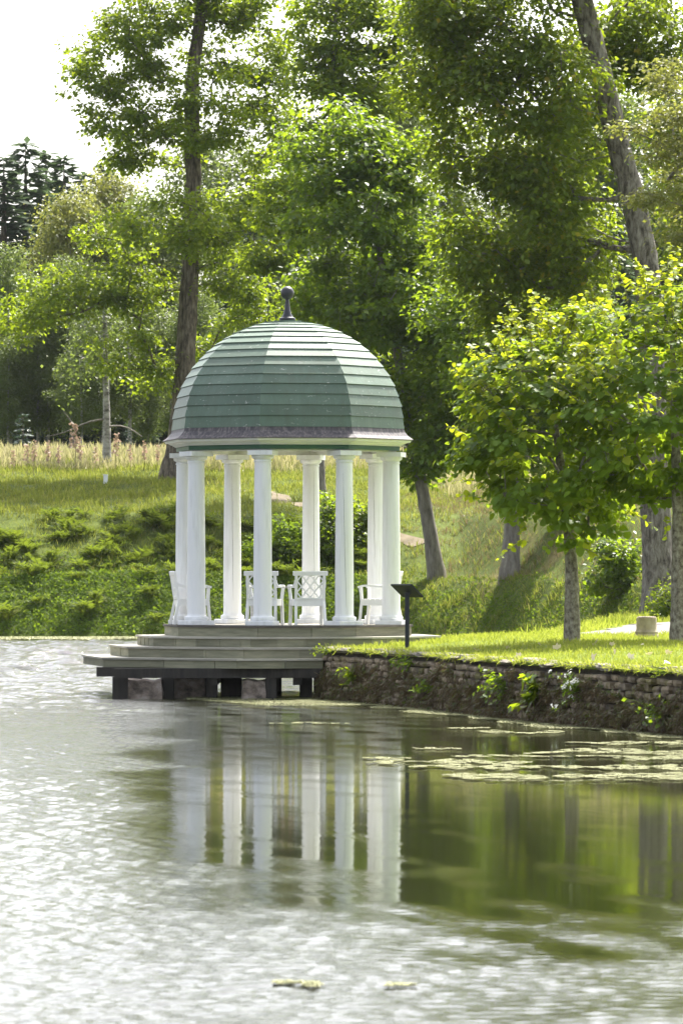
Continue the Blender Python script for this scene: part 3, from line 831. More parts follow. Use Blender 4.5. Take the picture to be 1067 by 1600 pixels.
# ------------------------------------------------------------------ the two clipped lime trees on the lawn
def lime(label, px, py, D, crown, seed, leaf_parts):
    rs = np.random.default_rng(seed)
    b = P(px, py, D); b[2] = ground_z(b[0], b[1])
    root = empty('lime_tree', tuple(b), label, 'lime tree')
    cx, cy, rx, ry = crown
    fork = P(px + 1, cy + ry * .93, D)
    top = P(cx, cy - ry * .5, D)
    tg = []
    c = P(cx, cy, D); sc = F_PX / D
    ra = np.array([rx / sc, rx / sc * .95, ry / sc])
    n = 165
    v = unit(rs.normal(0, 1, (n, 3)))
    v[:, 2] = np.where(v[:, 2] < -.75, -.75, v[:, 2])
    rr = rs.uniform(.58, .97, (n, 1))
    tg = c + v * rr * ra * (1 + .16 * lump(v[:, :1] * 3, v[:, 2:] * 3, 2, seed))
    sk = grow([b, b * .4 + fork * .6, fork, fork * .5 + top * .5, top], .125, .035, tg, seed, .42, 0, .3, .1)
    wood(root, b, sk, M['bark_young'], seed, 1.18, .028, 16)
    nodes, par, r, N, ch, tips = sk
    # leaf coat: overlapping, tips hanging
    per = 44
    cc = np.repeat(nodes[tips], per, 0); m = len(cc)
    off = rs.normal(0, .165, (m, 3)); off[:, 2] *= .42
    pos = cc + off
    out = unit((pos - c) / ra)
    nrm = out * .55 + np.array([0, 0, .75]) + rs.normal(0, .33, (m, 3))
    tip = out * .6 + rs.normal(0, .5, (m, 3)) + np.array([0, 0, -.75])
    sz = .13 * rs.uniform(.45, 1.25, m)
    # shoots of young leaves standing out of the crown
    sp, sn, stp, ss, sticks = [], [], [], [], []
    for k in range(170):
        d = unit(rs.normal(0, 1, 3)); d[2] = abs(d[2]) * .9 + .02 if rs.uniform() < .7 else d[2] * .7
        d = unit(d); a = c + d * ra * rs.uniform(.8, .98)
        g = unit(d * .85 + np.array([0, 0, .6]) + rs.normal(0, .18, 3)); L = rs.uniform(.3, .78)
        q = np.array([a + g * L * u + np.array([0, 0, -.12 * u * u]) for u in np.linspace(0, 1, 5)])
        sticks.append(tube(q, np.linspace(.007, .003, 5), 4))
        for u in np.linspace(.08, 1, int(5 + L * 13)):
            sd = unit(np.cross(g, rs.normal(0, 1, 3)))
            sp.append(a + g * L * u + np.array([0, 0, -.12 * u * u])); stp.append(sd + g * .5 + np.array([0, 0, -.35])); sn.append(np.array([0, 0, .7]) + d * .3 + rs.normal(0, .4, 3)); ss.append(.12 * rs.uniform(.6, 1.2) * (1.15 - .4 * u))
    V, F = join(sticks)
    tag(obj('shoots', npmesh('shoots', V - b, F, M['bark_young'], True), root), kind='stuff')
    sp, sn, stp, ss = map(np.array, (sp, sn, stp, ss))
    # the leaves that show largest: each one an object
    front = np.argsort(-(out[:, 1] * -1.0 + rs.uniform(0, .35, m)))[:0]
    score = -out[:, 1] + .3 * np.linalg.norm((pos - c) / ra, axis=1) + rs.uniform(0, .5, m)
    pick = np.argsort(-score)[:leaf_parts]
    keep = np.ones(m, bool); keep[pick] = False
    V, F = leaves(pos[keep] - b, nrm[keep], tip[keep], sz[keep], 'round')
    tag(obj('crown', npmesh('crown', V, F, M['leaf_lime']), root), kind='stuff')
    V, F = leaves(sp - b, sn, stp, ss, 'round')
    tag(obj('young_leaves', npmesh('young_leaves', V, F, M['leaf_shoot']), root), kind='stuff')
    s_, t_, n_ = frames(nrm[pick], tip[pick])
    for i, k in enumerate(pick):
        o = obj('leaf', LEAF_ME, root)
        q = pos[k] - b
        o.matrix_local = Matrix(((s_[i][0] * sz[k], t_[i][0] * sz[k], n_[i][0] * sz[k], q[0]), (s_[i][1] * sz[k], t_[i][1] * sz[k], n_[i][1] * sz[k], q[1]), (s_[i][2] * sz[k], t_[i][2] * sz[k], n_[i][2] * sz[k], q[2]), (0, 0, 0, 1)))
    return root
m_single = mat_leaf('single_lime_leaf', [(0, (.065, .125, .015)), (1, (.09, .16, .02))], (.4, .52, .015), .5, .5, .2, hue=.3)
LEAF_ME = npmesh('leaf', LEAF['round'][0], LEAF['round'][1], m_single)
lime('nearer lime tree with speckled trunk growing from the middle of the lawn', 893, 1000, 80, (858, 690, 148, 198), 51, 300)
lime('taller lime tree whose trunk is at the right picture edge', 1060, 1000, 78.5, (1050, 640, 170, 226), 52, 300)

# ------------------------------------------------------------------ undergrowth
def scatter_px(n, rs, x0, x1, y0, y1, dens=None):
    """points on the hill, spread by area between two shore distances"""
    x = rs.uniform(x0, x1, n); d = rs.uniform(y0, y1, n)
    return x, np.interp(x, YS_X, YS_Y) + d

def bank_cover():
    rs = np.random.default_rng(61)
    n = 145000
    x, y = scatter_px(n, rs, -19, 19, .2, 6.2)
    d = y - np.interp(x, YS_X, YS_Y)
    keep = (np.abs(x) < .0735 * y + 4.5) & ((d < 3.9 + .4 * lump(x, y, 4, 21)) | (rs.uniform(0, 1, n) < .25)) & ((x < 1.5) | (rs.uniform(0, 1, n) < .4))
    x, y, d = x[keep], y[keep], d[keep]; n = len(x)
    z = hill_z(x, y)
    low = np.interp(x, [1, 2.5], [1, .4])
    hgt = low * (.14 + .08 * np.clip(lump(x, y, 1.3, 22), -.5, 1) + .07 * lump(x, y, .6, 23)) * np.clip(d * 2, .25, 1)
    pos = np.stack([x, y, z + np.clip(hgt, .03, 1) * rs.uniform(.3, 1.1, n)], -1)
    nrm = np.array([0, -.75, .7]) + rs.normal(0, .5, (n, 3))
    tip = rs.normal(0, 1, (n, 3)) + np.array([0, -.5, -.3])
    V, F = leaves(pos, nrm, tip, rs.uniform(.05, .13, n), 'rhomb')
    tag(obj('ground_cover', npmesh('ground_cover', V, F, M['leaf_cover'])), 'low leafy ground cover on the far bank', 'ground cover', kind='stuff')
bank_cover()

def grass():
    rs = np.random.default_rng(62)
    n = 215000
    x, y = scatter_px(n, rs, -21, 21, .3, 48)
    keep = (np.abs(x) < .0735 * y + 4.0) & ((y - np.interp(x, YS_X, YS_Y) > 3.6) | (x > 1.2))
    x, y = x[keep], y[keep]
    # thin on the path
    pd = np.full(len(x), 9.0)
    for q_ in hp: pd = np.minimum(pd, np.hypot(x - q_[0], y - q_[1]))
    keep = pd > .62 + .2 * lump(x, y, 1.1, 42)
    x, y = x[keep], y[keep]; n = len(x)
    z = hill_z(x, y)
    tall = 1 + .5 * lump(x, y, 2.2, 24)
    sz = rs.uniform(.09, .27, n) * np.clip(tall, .5, 1.8)
    pos = np.stack([x, y, z - .02], -1)
    tip = rs.normal(0, .42, (n, 3)); tip[:, 2] = 1
    nrm = rs.normal(0, 1, (n, 3)); nrm[:, 2] *= .3; nrm[:, 1] -= .5
    dry = rs.uniform(0, 1, n) < .8 * smooth01((x - 1.5 + .8 * lump(x, y, 4, 28)) / 2.5) * smooth01((y - np.interp(x, YS_X, YS_Y) - 4) / 3) * (1 - smooth01((y - 182) / 10))
    for k_, nm, mt, lb in ((~dry, 'hill_grass', M['blade'], 'rough grass on the hillside'), (dry, 'dry_hill_grass', M['dry_blade'], 'dry brown grass on the slope right of the pavilion')):
        V, F = leaves(pos[k_], nrm[k_], tip[k_], sz[k_] * (1 if nm == 'hill_grass' else .8), 'blade')
        tag(obj(nm, npmesh(nm, V, F, mt)), lb, 'grass', kind='stuff')
    # tall dry meadow
    n = 80000
    x, y = scatter_px(n, rs, -24, 24, 31, 58)
    keep = (np.abs(x) < .0735 * y + 4.0) & (lump(x, y, 5, 25) > -.75)
    x, y = x[keep], y[keep]; n = len(x)
    z = hill_z(x, y)
    sz = rs.uniform(.2, .6, n) * np.clip(1 + .5 * lump(x, y, 2, 26), .4, 1.7)
    pos = np.stack([x, y, z - .02], -1)
    tip = rs.normal(0, .22, (n, 3)); tip[:, 2] = 1
    nrm = rs.normal(0, 1, (n, 3)); nrm[:, 2] *= .2; nrm[:, 1] -= .6
    V, F = leaves(pos, nrm, tip, sz, 'stalk')
    tag(obj('meadow_grass', npmesh('meadow_grass', V, F, M['straw'])), 'tall dry straw coloured grass along the hill crest', 'grass', kind='stuff')
    # mown lawn
    n = 120000
    y = np.concatenate([rs.uniform(61, 93, 90000), rs.uniform(93, 140, 30000)]); x = x_edge(y) + rs.uniform(.05, 7.5, n)
    keep = (np.abs(x) < .0735 * y + .6) & ~((y > 88.2) & (y < 122) & (x > np.interp(y, [88, 89, 99, 113, 122], [3.6, 3.7, 4.9, 6.7, 17]) - .1) & (x > 3.4)) & ~(((x + .94) ** 2 + (y - 85) ** 2) < 2.75 ** 2)
    x, y = x[keep], y[keep]; n = len(x)
    pos = np.stack([x, y, lawn_z(x, y) - .004], -1)
    tip = rs.normal(0, .55, (n, 3)); tip[:, 2] = 1
    nrm = rs.normal(0, 1, (n, 3)); nrm[:, 2] *= .3; nrm[:, 1] -= .5
    V, F = leaves(pos, nrm, tip, rs.uniform(.03, .085, n) * np.where(y > 93, 2.2, 1) * np.clip(1 + .5 * lump(x, y, 1.2, 27), .5, 1.7), 'blade')
    tag(obj('lawn_grass', npmesh('lawn_grass', V, F, M['blade_lawn'])), 'short sunlit lawn grass', 'grass', kind='stuff')
grass()

def frond_mesh(seed, lean):
    rs = np.random.default_rng(seed)
    u = (np.arange(15) + .6) / 15
    px = lean * u * (.45 + .75 * u); pz = 1.0 * u - .36 * (u ** 2.4) * (1 + lean)
    pos, nrm, tip, sz = [], [], [], []
    for q in range(15):
        du = .02
        tx = lean * (.45 + 1.5 * u[q]); tz = 1 - .36 * 2.4 * u[q] ** 1.4 * (1 + lean)
        T = unit(np.array([tx, 0, tz])); N = np.cross(T, np.array([0, 1, 0])) * -1
        w = .27 * math.sin(min(1, u[q] * 1.02 + .1) * math.pi) ** .8 + .03
        for sg in (-1, 1):
            pos.append(np.array([px[q], 0, pz[q]])); tip.append(np.array([0, sg, 0]) + T * .5 - N * .15); nrm.append(N + rs.normal(0, .2, 3)); sz.append(w * rs.uniform(.85, 1.1))
    V, F = leaves(np.array(pos), np.array(nrm), np.array(tip), np.array(sz), 'pinna')
    return npmesh('frond', V, F, M['leaf_fern'])
FROND = [frond_mesh(71 + i, l) for i, l in enumerate((.35, .55, .8, 1.0))]
def fern(p, s, label, group, rs, n=9):
    root = empty('fern', tuple(p), label, 'fern', group, rs.uniform(0, 6.28))
    root.scale = (s, s, s)
    for k in range(n):
        f = obj('frond', FROND[int(rs.integers(4))], root)
        f.rotation_euler = (rs.normal(0, .15), rs.normal(0, .12), k * 6.283 / n + rs.uniform(-.3, .3)); q = rs.uniform(.7, 1.1); f.scale = (q, q, q)
rs = np.random.default_rng(74)
cnt = 0
while cnt < 165:
    px, py = rs.uniform(-10, 585), rs.uniform(806, 908)
    if px > 330 and py < 825: continue
    if px < 60 and py < 840: continue
    p = ground_px(px, py, 150)
    cnt += 1
    fern((p[0], p[1], p[2] - .03), rs.uniform(.6, 1.15), 'green fern in the fern belt above the far bank', 'ferns above the far bank', rs)
for px, py, s_, lb in ((132, 968, 1.1, 'bright fern in the ground cover, nearest the middle of the far left shore'), (150, 952, 1.0, 'fern just behind the brightest fern of the far left shore'), (12, 975, 1.2, 'fern by the water at the left picture edge'),
                      (236, 938, .9, 'fern in the ground cover left of the left columns'), (246, 978, .8, 'fern low by the water just left of the platform steps'), (60, 950, .8, 'small fern alone in the ground cover at far left')):
    p = ground_px(px, py, 150)
    fern((p[0], p[1] - .2, p[2] + .05), s_, lb, 'ferns in the ground cover', rs, 11)

def shrub(label, px, py, w, h, leaf, seed, size=.15, D=None, cat='shrub', n=40, per=34):
    rs = np.random.default_rng(seed)
    b = ground_px(px, py, 90) if D is None else P(px, py, D)
    if D is not None: b[2] = ground_z(b[0], b[1])
    v = unit(rs.normal(0, 1, (n, 3))); v[:, 2] = np.abs(v[:, 2])
    T = b + v * np.cbrt(rs.uniform(.1, 1, (n, 1))) * np.array([w / 2, w / 2, h])
    sk = grow([b, b + np.array([0, 0, h * .2]), b + np.array([.05, 0, h * .45])], .05, .02, T, seed, 0.1, 0, .25)
    root = empty('shrub', tuple(b), label, cat)
    nodes, par, r, N, ch, tips = sk
    V, F = join([tube(np.array([nodes[par[i]], nodes[i]]) - b, [max(r[i], .008)] * 2, 4) for i in range(1, len(nodes))])
    obj('stem', npmesh('stem', V, F, M['bark'], True), root)
    V, F = cloud(sk, b, rs, per, .38, size, .8)
    tag(obj('crown', npmesh('crown', V, F, leaf), root), kind='stuff')
shrub('bright leafy shrub on the hillside between the two right front columns', 556, 862, 2.0, 2.0, M['leaf_maple'], 81)
shrub('dark shrub on the hillside behind the armchair backs', 515, 870, 2.2, 2.1, M['leaf_dark'], 82)
shrub('shrub under the tall maple to the left of the rear columns', 430, 880, 2.2, 1.5, M['leaf_cover'], 83)
shrub('broad dark shrub with paler leaves under the lime tree crowns', 968, 925, 2.0, 1.7, M['leaf_dark'], 84, n=60)
shrub('low yellowish shrub beside the huge elm trunk at right', 1062, 965, 1.2, 1.1, M['leaf_maple'], 85, .1, D=118)

# fireweed gone to seed along the crest
def fireweed(seed):
    rs = np.random.default_rng(seed); h = 1.0
    V, F = tube(np.array([[0, 0, 0], [.03, 0, .5], [.06, .02, 1.0]]), [.012, .009, .004], 4)
    st = npmesh('stem', V, F, M['straw'])
    n = 60; u = rs.uniform(.45, 1, n)
    pos = np.stack([.06 * u, .02 * u, u], -1) + rs.normal(0, .03, (n, 3))
    V, F = leaves(pos, rs.normal(0, 1, (n, 3)), rs.normal(0, 1, (n, 3)) + np.array([0, 0, .6]), rs.uniform(.06, .15, n) * (1.25 - u * .6), 'rhomb')
    return st, npmesh('plume', V, F, M['fluff'])
FW = [fireweed(91), fireweed(92)]
for i, (px, py, h) in enumerate(((118, 738, 1.9), (126, 740, 1.3), (180, 738, 1.5), (52, 742, 1.3), (42, 744, 1.2), (226, 738, 1.2), (150, 740, 1.0), (92, 742, 1.1), (205, 740, 1.1), (245, 737, 1.0), (20, 745, 1.0), (75, 742, 1.3), (330, 735, 1.4), (345, 735, 1.1), (440, 730, 1.2), (455, 732, 1.4), (530, 732, 1.2))):
    p = ground_px(px, py, 150)
    r_ = empty('fireweed', (p[0], p[1], p[2]), 'seeding fireweed plume above the dry meadow grass', 'plant', 'fireweed along the hill crest', rs.uniform(0, 6))
    r_.scale = (h, h, h)
    obj('stem', FW[i % 2][0], r_); tag(obj('plume', FW[i % 2][1], r_), kind='stuff')
p = ground_px(165, 756, 150)
mp_ = empty('marker_post', tuple(p), 'small white marker post in the meadow left of the tall maple', 'marker post')
MB().box((0, 0, .14), (.16, .1, .34)).build('post', M['white'], mp_, bevel=.008)
MB().box((0, 0, .33), (.19, .13, .04)).build('cap', M['white_trim'], mp_, bevel=.006)

# ------------------------------------------------------------------ retaining wall
WALL = np.array([(-.28, 88.0), (-.28, 81.6), (1.40, 75.6), (2.57, 70.0), (3.42, 67.0), (4.4, 63.5), (5.6, 60.0), (7, 56), (10, 49)])
def wall():
    root = empty('stone_wall', (1.4, 75.6, 0), 'mossy rubble retaining wall holding the lawn above the pond', 'wall')
    rs = np.random.default_rng(101)
    o = np.array([1.4, 75.6, 0])
    seg = np.diff(WALL, axis=0); L = np.linalg.norm(seg, axis=1); cum = np.concatenate([[0], np.cumsum(L)])
    def at(s):
        p = np.array([np.interp(s, cum, WALL[:, 0]), np.interp(s, cum, WALL[:, 1])])
        k = min(len(L) - 1, max(0, int(np.searchsorted(cum, s) - 1)))
        t = seg[k] / L[k]
        return p, t, np.array([t[1], -t[0]]) * 1.0
    # core
    V, F = [], []
    ss = np.linspace(0, cum[-1], 90)
    for s in ss:
        p, t, nn = at(s)
        out = nn if nn[0] < 0 else -nn
        for q, z in ((p - out * .06, -.4), (p - out * .10, .80), (p - out * .45, .80)): V.append((q[0] - o[0], q[1] - o[1], z))
    for i in range(len(ss) - 1):
        for k in range(2): F.append((i * 3 + k, i * 3 + 3 + k, i * 3 + 4 + k, i * 3 + 1 + k))
    obj('core', pymesh('core', V, F, M['mortar']), root)
    # stones
    bank = []
    for s in range(9):
        bm = bmesh.new(); bmesh.ops.create_cube(bm, size=1)
        bmesh.ops.subdivide_edges(bm, edges=bm.edges[:], cuts=1, use_grid_fill=True)
        rr = random.Random(s)
        for v in bm.verts:
            l = v.co.length
            v.co *= (1 - .22 * max(0, (l - .5) / .37)) * rr.uniform(.88, 1.1)
        me = bpy.data.meshes.new('stone'); bm.to_mesh(me); bm.free(); me.materials.append(M['stone']); bank.append(me)
    z = -.08; n = 0; items = []
    while z < .72:
        h = rs.uniform(.07, .115)
        s = 4.6 + rs.uniform(0, .3)
        while s < 31.0:
            l = rs.uniform(.2, .5)
            items.append((s + l / 2, z + h / 2, l, h)); s += l
        z += h * .98
    order = np.argsort([-(a[2] * a[3]) * (1 + a[0] * .05) for a in items])
    rest = MB()
    for rank, i in enumerate(order):
        s, zz, l, h = items[i]
        p, t, nn = at(s); out = nn if nn[0] < 0 else -nn
        ang = math.atan2(t[1], t[0])
        pr = rs.uniform(-.03, .03)
        q = p - out * (.04 - pr) - out * .06 * (zz / .8)
        Mx = Matrix.Translation((q[0] - o[0], q[1] - o[1], zz + rs.uniform(-.012, .012))) @ Matrix.Rotation(ang + rs.normal(0, .05), 4, 'Z') @ Matrix.Rotation(rs.normal(0, .05), 4, 'Y') @ Matrix.Diagonal((l * .97, .2, h * .95, 1))
        if rank < 290:
            st = obj('stone', bank[int(rs.integers(9))], root); st.matrix_local = Mx
        else:
            me = bank[int(rs.integers(9))]
            rest.add([Mx @ v.co for v in me.vertices], [tuple(pp.vertices) for pp in me.polygons])
    if rest.V: tag(rest.build('stones', M['stone'], root), kind='stuff')
    s = 6.2
    while s < 31.0:
        l = rs.uniform(.35, .9); p, t, nn = at(s + l / 2); out = nn if nn[0] < 0 else -nn
        ang = math.atan2(t[1], t[0]); h = rs.uniform(.06, .1)
        q = p - out * rs.uniform(.12, .2)
        c = obj('coping_stone', bank2[int(rs.integers(4))], root)
        c.matrix_local = Matrix.Translation((q[0] - o[0], q[1] - o[1], .815 + h * .3 + rs.uniform(-.015, .02))) @ Matrix.Rotation(ang + rs.normal(0, .08), 4, 'Z') @ Matrix.Diagonal((l * .97, rs.uniform(.36, .5), h, 1))
        s += l * rs.uniform(.97, 1.12)
    # brown roots and dead fronds hanging on the lower face
    n = 26000
    s = rs.uniform(6.0, 30.8, n); u = rs.uniform(0, 1, n)
    pos, nrm, tip, sz = [], [], [], []
    for k in range(n):
        if lump(np.array(s[k]), np.array(u[k] * 2.2), .9, 33) < -.38 + .55 * u[k]: continue
        p, t, nn = at(s[k]); out = nn if nn[0] < 0 else -nn
        top = .66 + .12 * float(lump(s[k], 0, 2.3, 31)) + .1 * float(lump(s[k], 3, .7, 32))
        zz = -.04 + u[k] ** .8 * top
        q = p + out * rs.uniform(.02, .17) * (1.1 - zz)
        pos.append((q[0], q[1], zz)); nrm.append((out[0], out[1], .3)); tip.append((out[0] * .5 + t[0] * rs.normal(0, .9), out[1] * .5 + t[1] * rs.normal(0, .9), -.7 + rs.normal(0, .5))); sz.append(rs.uniform(.05, .15))
    n = len(pos)
    V, F = leaves(np.array(pos) - o, np.array(nrm) + rs.normal(0, .4, (n, 3)), np.array(tip), np.array(sz), 'blade')
    V2, F2 = leaves(np.array(pos)[:3500] - o + np.array([0, 0, .03]), np.array(nrm)[:3500] + rs.normal(0, .5, (3500, 3)), np.array(tip)[:3500], np.array(sz)[:3500] * .5, 'rhomb')
    tag(obj('wall_moss', npmesh('wall_moss', V2, F2, M['leaf_moss']), root), kind='stuff')
    k_ = 5200; s2 = rs.uniform(6.3, 30.8, k_); e_ = []
    g_ = lump(s2, s2 * 0, 1.6, 36) > -.25
    for q_ in s2[g_]:
        p, t, nn = at(q_); out = nn if nn[0] < 0 else -nn
        w_ = rs.uniform(-.1, .16); e_.append((p[0] + out[0] * w_ - o[0], p[1] + out[1] * w_ - o[1], .84 + .02 * (w_ < .05)))
    e_ = np.array(e_); m_ = len(e_)
    V3, F3 = leaves(e_, rs.normal(0, 1, (m_, 3)), np.array([-.5, -.2, .5]) + rs.normal(0, .5, (m_, 3)), rs.uniform(.04, .13, m_), 'blade')
    tag(obj('edge_grass', npmesh('edge_grass', V3, F3, M['blade_lawn']), root), kind='stuff')
    tag(obj('hanging_roots', npmesh('hanging_roots', V, F, M['root']), root), kind='stuff')
    return at, cum
bank2 = []
for s in range(4):
    bm = bmesh.new(); bmesh.ops.create_cube(bm, size=1)
    bmesh.ops.subdivide_edges(bm, edges=bm.edges[:], cuts=1, use_grid_fill=True)
    rr = random.Random(100 + s)
    for v in bm.verts: v.co *= (1 - .2 * max(0, (v.co.length - .6) / .27)) * rr.uniform(.86, 1.1)
    me = bpy.data.meshes.new('coping_stone'); bm.to_mesh(me); bm.free(); me.materials.append(M['coping']); bank2.append(me)
wall_at, wall_cum = wall()

def wall_plant(label, px, py, w, h, leaf, seed, n=70, size=.08, shape='rhomb', flowers=0, cat='plant', up=0.4):
    rs = np.random.default_rng(seed)
    # on the wall face: find the wall point under this pixel column
    best = min(np.linspace(5, 27, 900), key=lambda s: abs((wall_at(s)[0][0] / wall_at(s)[0][1]) * F_PX + CX - px))
    p, t, nn = wall_at(best); out = nn if nn[0] < 0 else -nn
    z = CAM_Z - (py - HY) / F_PX * p[1]
    b = np.array([p[0] + out[0] * .02, p[1] + out[1] * .02, z])
    root = empty('wall_plant', tuple(b), label, cat)
    st, pos = [], []
    for k in range(9):
        e = np.array([out[0] * rs.uniform(.1, .4) + t[0] * rs.normal(0, w * .8), out[1] * rs.uniform(.1, .4) + t[1] * rs.normal(0, w * .8), rs.uniform(-.5, 1) * h * (.5 + up)]) 
        q = np.array([e * u + np.array([0, 0, .15 * h * math.sin(u * 3.1)]) for u in np.linspace(0, 1, 5)])
        st.append(tube(q, np.linspace(.006, .002, 5), 4))
        for u in np.linspace(.25, 1, max(3, n // 9)): pos.append(e * u + np.array([0, 0, .15 * h * math.sin(u * 3.1)]) + rs.normal(0, .03, 3))
    V, F = join(st); obj('stem', npmesh('stem', V, F, M['leaf_cover']), root)
    pos = np.array(pos); m = len(pos)
    V, F = leaves(pos, np.array([out[0] * .6, out[1] * .6, .6]) + rs.normal(0, .4, (m, 3)), rs.normal(0, .8, (m, 3)) + np.array([out[0], out[1], -.2]), size * rs.uniform(.6, 1.3, m), shape)
    tag(obj('foliage', npmesh('foliage', V, F, leaf), root), kind='stuff')
    if flowers:
        k = rs.integers(0, m, flowers)
        c = pos[k] + np.array([out[0] * .04, out[1] * .04, .03])
        V, F = leaves(np.repeat(c, 5, 0), np.array([out[0], out[1], .5]) + rs.normal(0, .5, (flowers * 5, 3)), rs.normal(0, 1, (flowers * 5, 3)), np.full(flowers * 5, .04), 'rhomb')
        tag(obj('blossom', npmesh('blossom', V, F, M['petal']), root), kind='stuff')
wall_plant('yellow green fern growing on the wall near the platform', 560, 1062, .22, .3, M['leaf_maple'], 111, 110, .1, 'spray')
wall_plant('small leafy sprig hanging from the wall top near the sign', 648, 1038, .25, .2, M['leaf_cover'], 112)
wall_plant('upright leafy weed on the wall foot below the sprig', 680, 1082, .2, .35, M['leaf_cover'], 113)
wall_plant('wide grey green weed in the middle of the wall', 795, 1078, .5, .42, M['leaf_dark'], 114, 200, .08)
wall_plant('large leaved bright plant on the wall left of the white flowers', 850, 1088, .28, .34, M['leaf_maple'], 115, 60, .17, 'maple')
wall_plant('white flowering plant tumbling down the wall', 912, 1092, .3, .42, M['leaf_cover'], 116, 120, .08, flowers=34)
wall_plant('mossy tuft at the left end of the wall top', 524, 1020, .2, .12, M['leaf_maple'], 117, 60, .05)
wall_plant('thin grassy tuft on the wall top at the right edge', 1050, 1052, .2, .14, M['leaf_maple'], 118, 40, .09, 'blade')
wall_plant('dark green weed low on the wall at the right edge', 1040, 1120, .4, .25, M['leaf_dark'], 119, 90, .07)

# ------------------------------------------------------------------ duckweed
def duckweed():
    rs = np.random.default_rng(121)
    out = []
    def patch(n, px0, px1, py0, py1, thr, sx, sy, seed, size):
        px = rs.uniform(px0, px1, n); py = rs.uniform(py0, py1, n)
        D = F_PX * CAM_Z / (py - HY)
        x = (px - CX) / F_PX * D
        f = lump(x / sx, D / sy, 1.0, seed) + .45 * lump(x / sx, D / sy, .27, seed + 1) + .2 * rs.normal(0, 1, n)
        edge = np.minimum.reduce([(px - px0) / 60, (px1 - px) / 60 + (px1 > 1060), (py - py0) / 8, (py1 - py) / 8])
        k = f - (1 - np.clip(edge, 0, 1)) * 1.4 > thr
        return x[k], D[k], size
    X, Y, S = [], [], []
    for q, (a, b_, yc, hf, den) in enumerate(((568, 640, 1187, 2, 1), (575, 830, 1193, 4.5, 1), (640, 1110, 1201, 5, .9), (690, 1110, 1215, 6.5, 1), (820, 1110, 1177, 6, .8), (740, 880, 1146, 3, .9), (880, 1110, 1163, 3.5, .8),
                                              (690, 765, 1139, 2, .8), (960, 1110, 1187, 4, .9), (422, 548, 1132, 2, .5), (700, 980, 1184, 2, .7), (430, 500, 1541, 6, .25), (600, 650, 1545, 5, .25), (760, 1000, 1222, 2, .5), (640, 720, 1172, 1.5, .5))):
        n = int((b_ - a) * hf * 20 * den)
        u = rs.uniform(0, 1, n); v = rs.uniform(-1, 1, n)
        px = a + (b_ - a) * u
        w = np.clip(np.minimum(u, 1 - u + (b_ > 1100)) * 7, 0, 1) ** .6 * (.65 + .45 * lump(px / 90, px * 0 + q, 1, 230 + q))
        py = yc + hf * .8 * (v * w + .5 * lump(px / 160, px * 0, 1, 250 + q))
        k = lump(px / 38, py / 3.2, 1, 270 + q) + .5 * lump(px / 11, py / 1.6, 1, 290 + q) > .02
        px, py = px[k], py[k]
        D = F_PX * CAM_Z / (py - HY)
        X.append((px - CX) / F_PX * D); Y.append(D); S.append(np.full(len(D), .022))
    # along the wall foot and under the platform
    n = 16000; s = rs.uniform(3, 30.8, n)
    pw = np.array([np.interp(s, wall_cum, WALL[:, 0]), np.interp(s, wall_cum, WALL[:, 1])]).T
    w = .25 + .35 * np.clip(lump(s, 0, 3.0, 220) + .3, 0, 1.3)
    X.append(pw[:, 0] - rs.uniform(0, 1, n) * w * 1.0); Y.append(pw[:, 1] - rs.uniform(0, 1, n) * w); S.append(np.full(n, .032))
    n = 12000; x = rs.uniform(-2.6, .3, n); y = rs.uniform(77.5, 83.5, n); k = (x > -3.6 + (84 - y) * .38) & (lump(x, y, 1.6, 222) > -.55)
    X.append(x[k]); Y.append(y[k]); S.append(np.full(k.sum(), .032))
    # far shore scum
    n = 22000; x = rs.uniform(-14, 8, n); y = np.interp(x, YS_X, YS_Y) - rs.uniform(0, 1, n) * (7 + 1.5 * lump(x, 0, 4, 224)) + .5
    k = y > x * 0 + 95
    X.append(x[k]); Y.append(y[k]); S.append(np.full(k.sum(), .11))
    x, y, s = map(np.concatenate, (X, Y, S)); n = len(x)
    k = x < x_edge(y) - .02
    k |= y > 140
    x, y, s = x[k], y[k], s[k]; n = len(x)
    pos = np.stack([x, y, .012 + rs.uniform(0, .008, n)], -1)
    nrm = np.array([0, 0, 1.0]) + rs.normal(0, .025, (n, 3))
    V, F = leaves(pos, nrm, rs.normal(0, 1, (n, 3)), s * rs.uniform(.7, 1.4, n), 'rhomb')
    tag(obj('duckweed', npmesh('duckweed', V, F, M['duckweed'])), 'pale yellow duckweed floating in streaks on the pond', 'duckweed', kind='stuff')
duckweed()

# ------------------------------------------------------------------ pavilion
PC = np.array([-.94, 85.0])
PHI = [R(-57.5 + 45 * k) for k in range(8)]            # from the viewer's side, turning right
def oct_pt(k, r): 
    a = PHI[k % 8]
    return (r * math.sin(a), -r * math.cos(a))
def octagon(r): return [oct_pt(k, r) for k in range(8)]

def ring(prof, name, mat, parent, seg=None, gap=0.0):
    """profile (r, z) swept round the octagon; one mesh, or one side when seg is given"""
    V, F = [], []; n = len(prof)
    ks = range(8) if seg is None else (seg, seg + 1)
    for k in ks:
        for r, z in prof:
            x, y = oct_pt(k, r); V.append((x, y, z))
    m = 8 if seg is None else 1
    for k in range(m):
        k2 = (k + 1) % 8 if seg is None else k + 1
        for j in range(n):
            F.append((k * n + j, k2 * n + j, k2 * n + (j + 1) % n, k * n + (j + 1) % n))
    if seg is not None:
        F.append(tuple(range(n - 1, -1, -1))); F.append(tuple(range(n, 2 * n)))
    me = pymesh(name, V, F, mat)
    bm = bmesh.new(); bm.from_mesh(me); bmesh.ops.recalc_face_normals(bm, faces=bm.faces); bm.to_mesh(me); bm.free()
    return obj(name, me, parent)

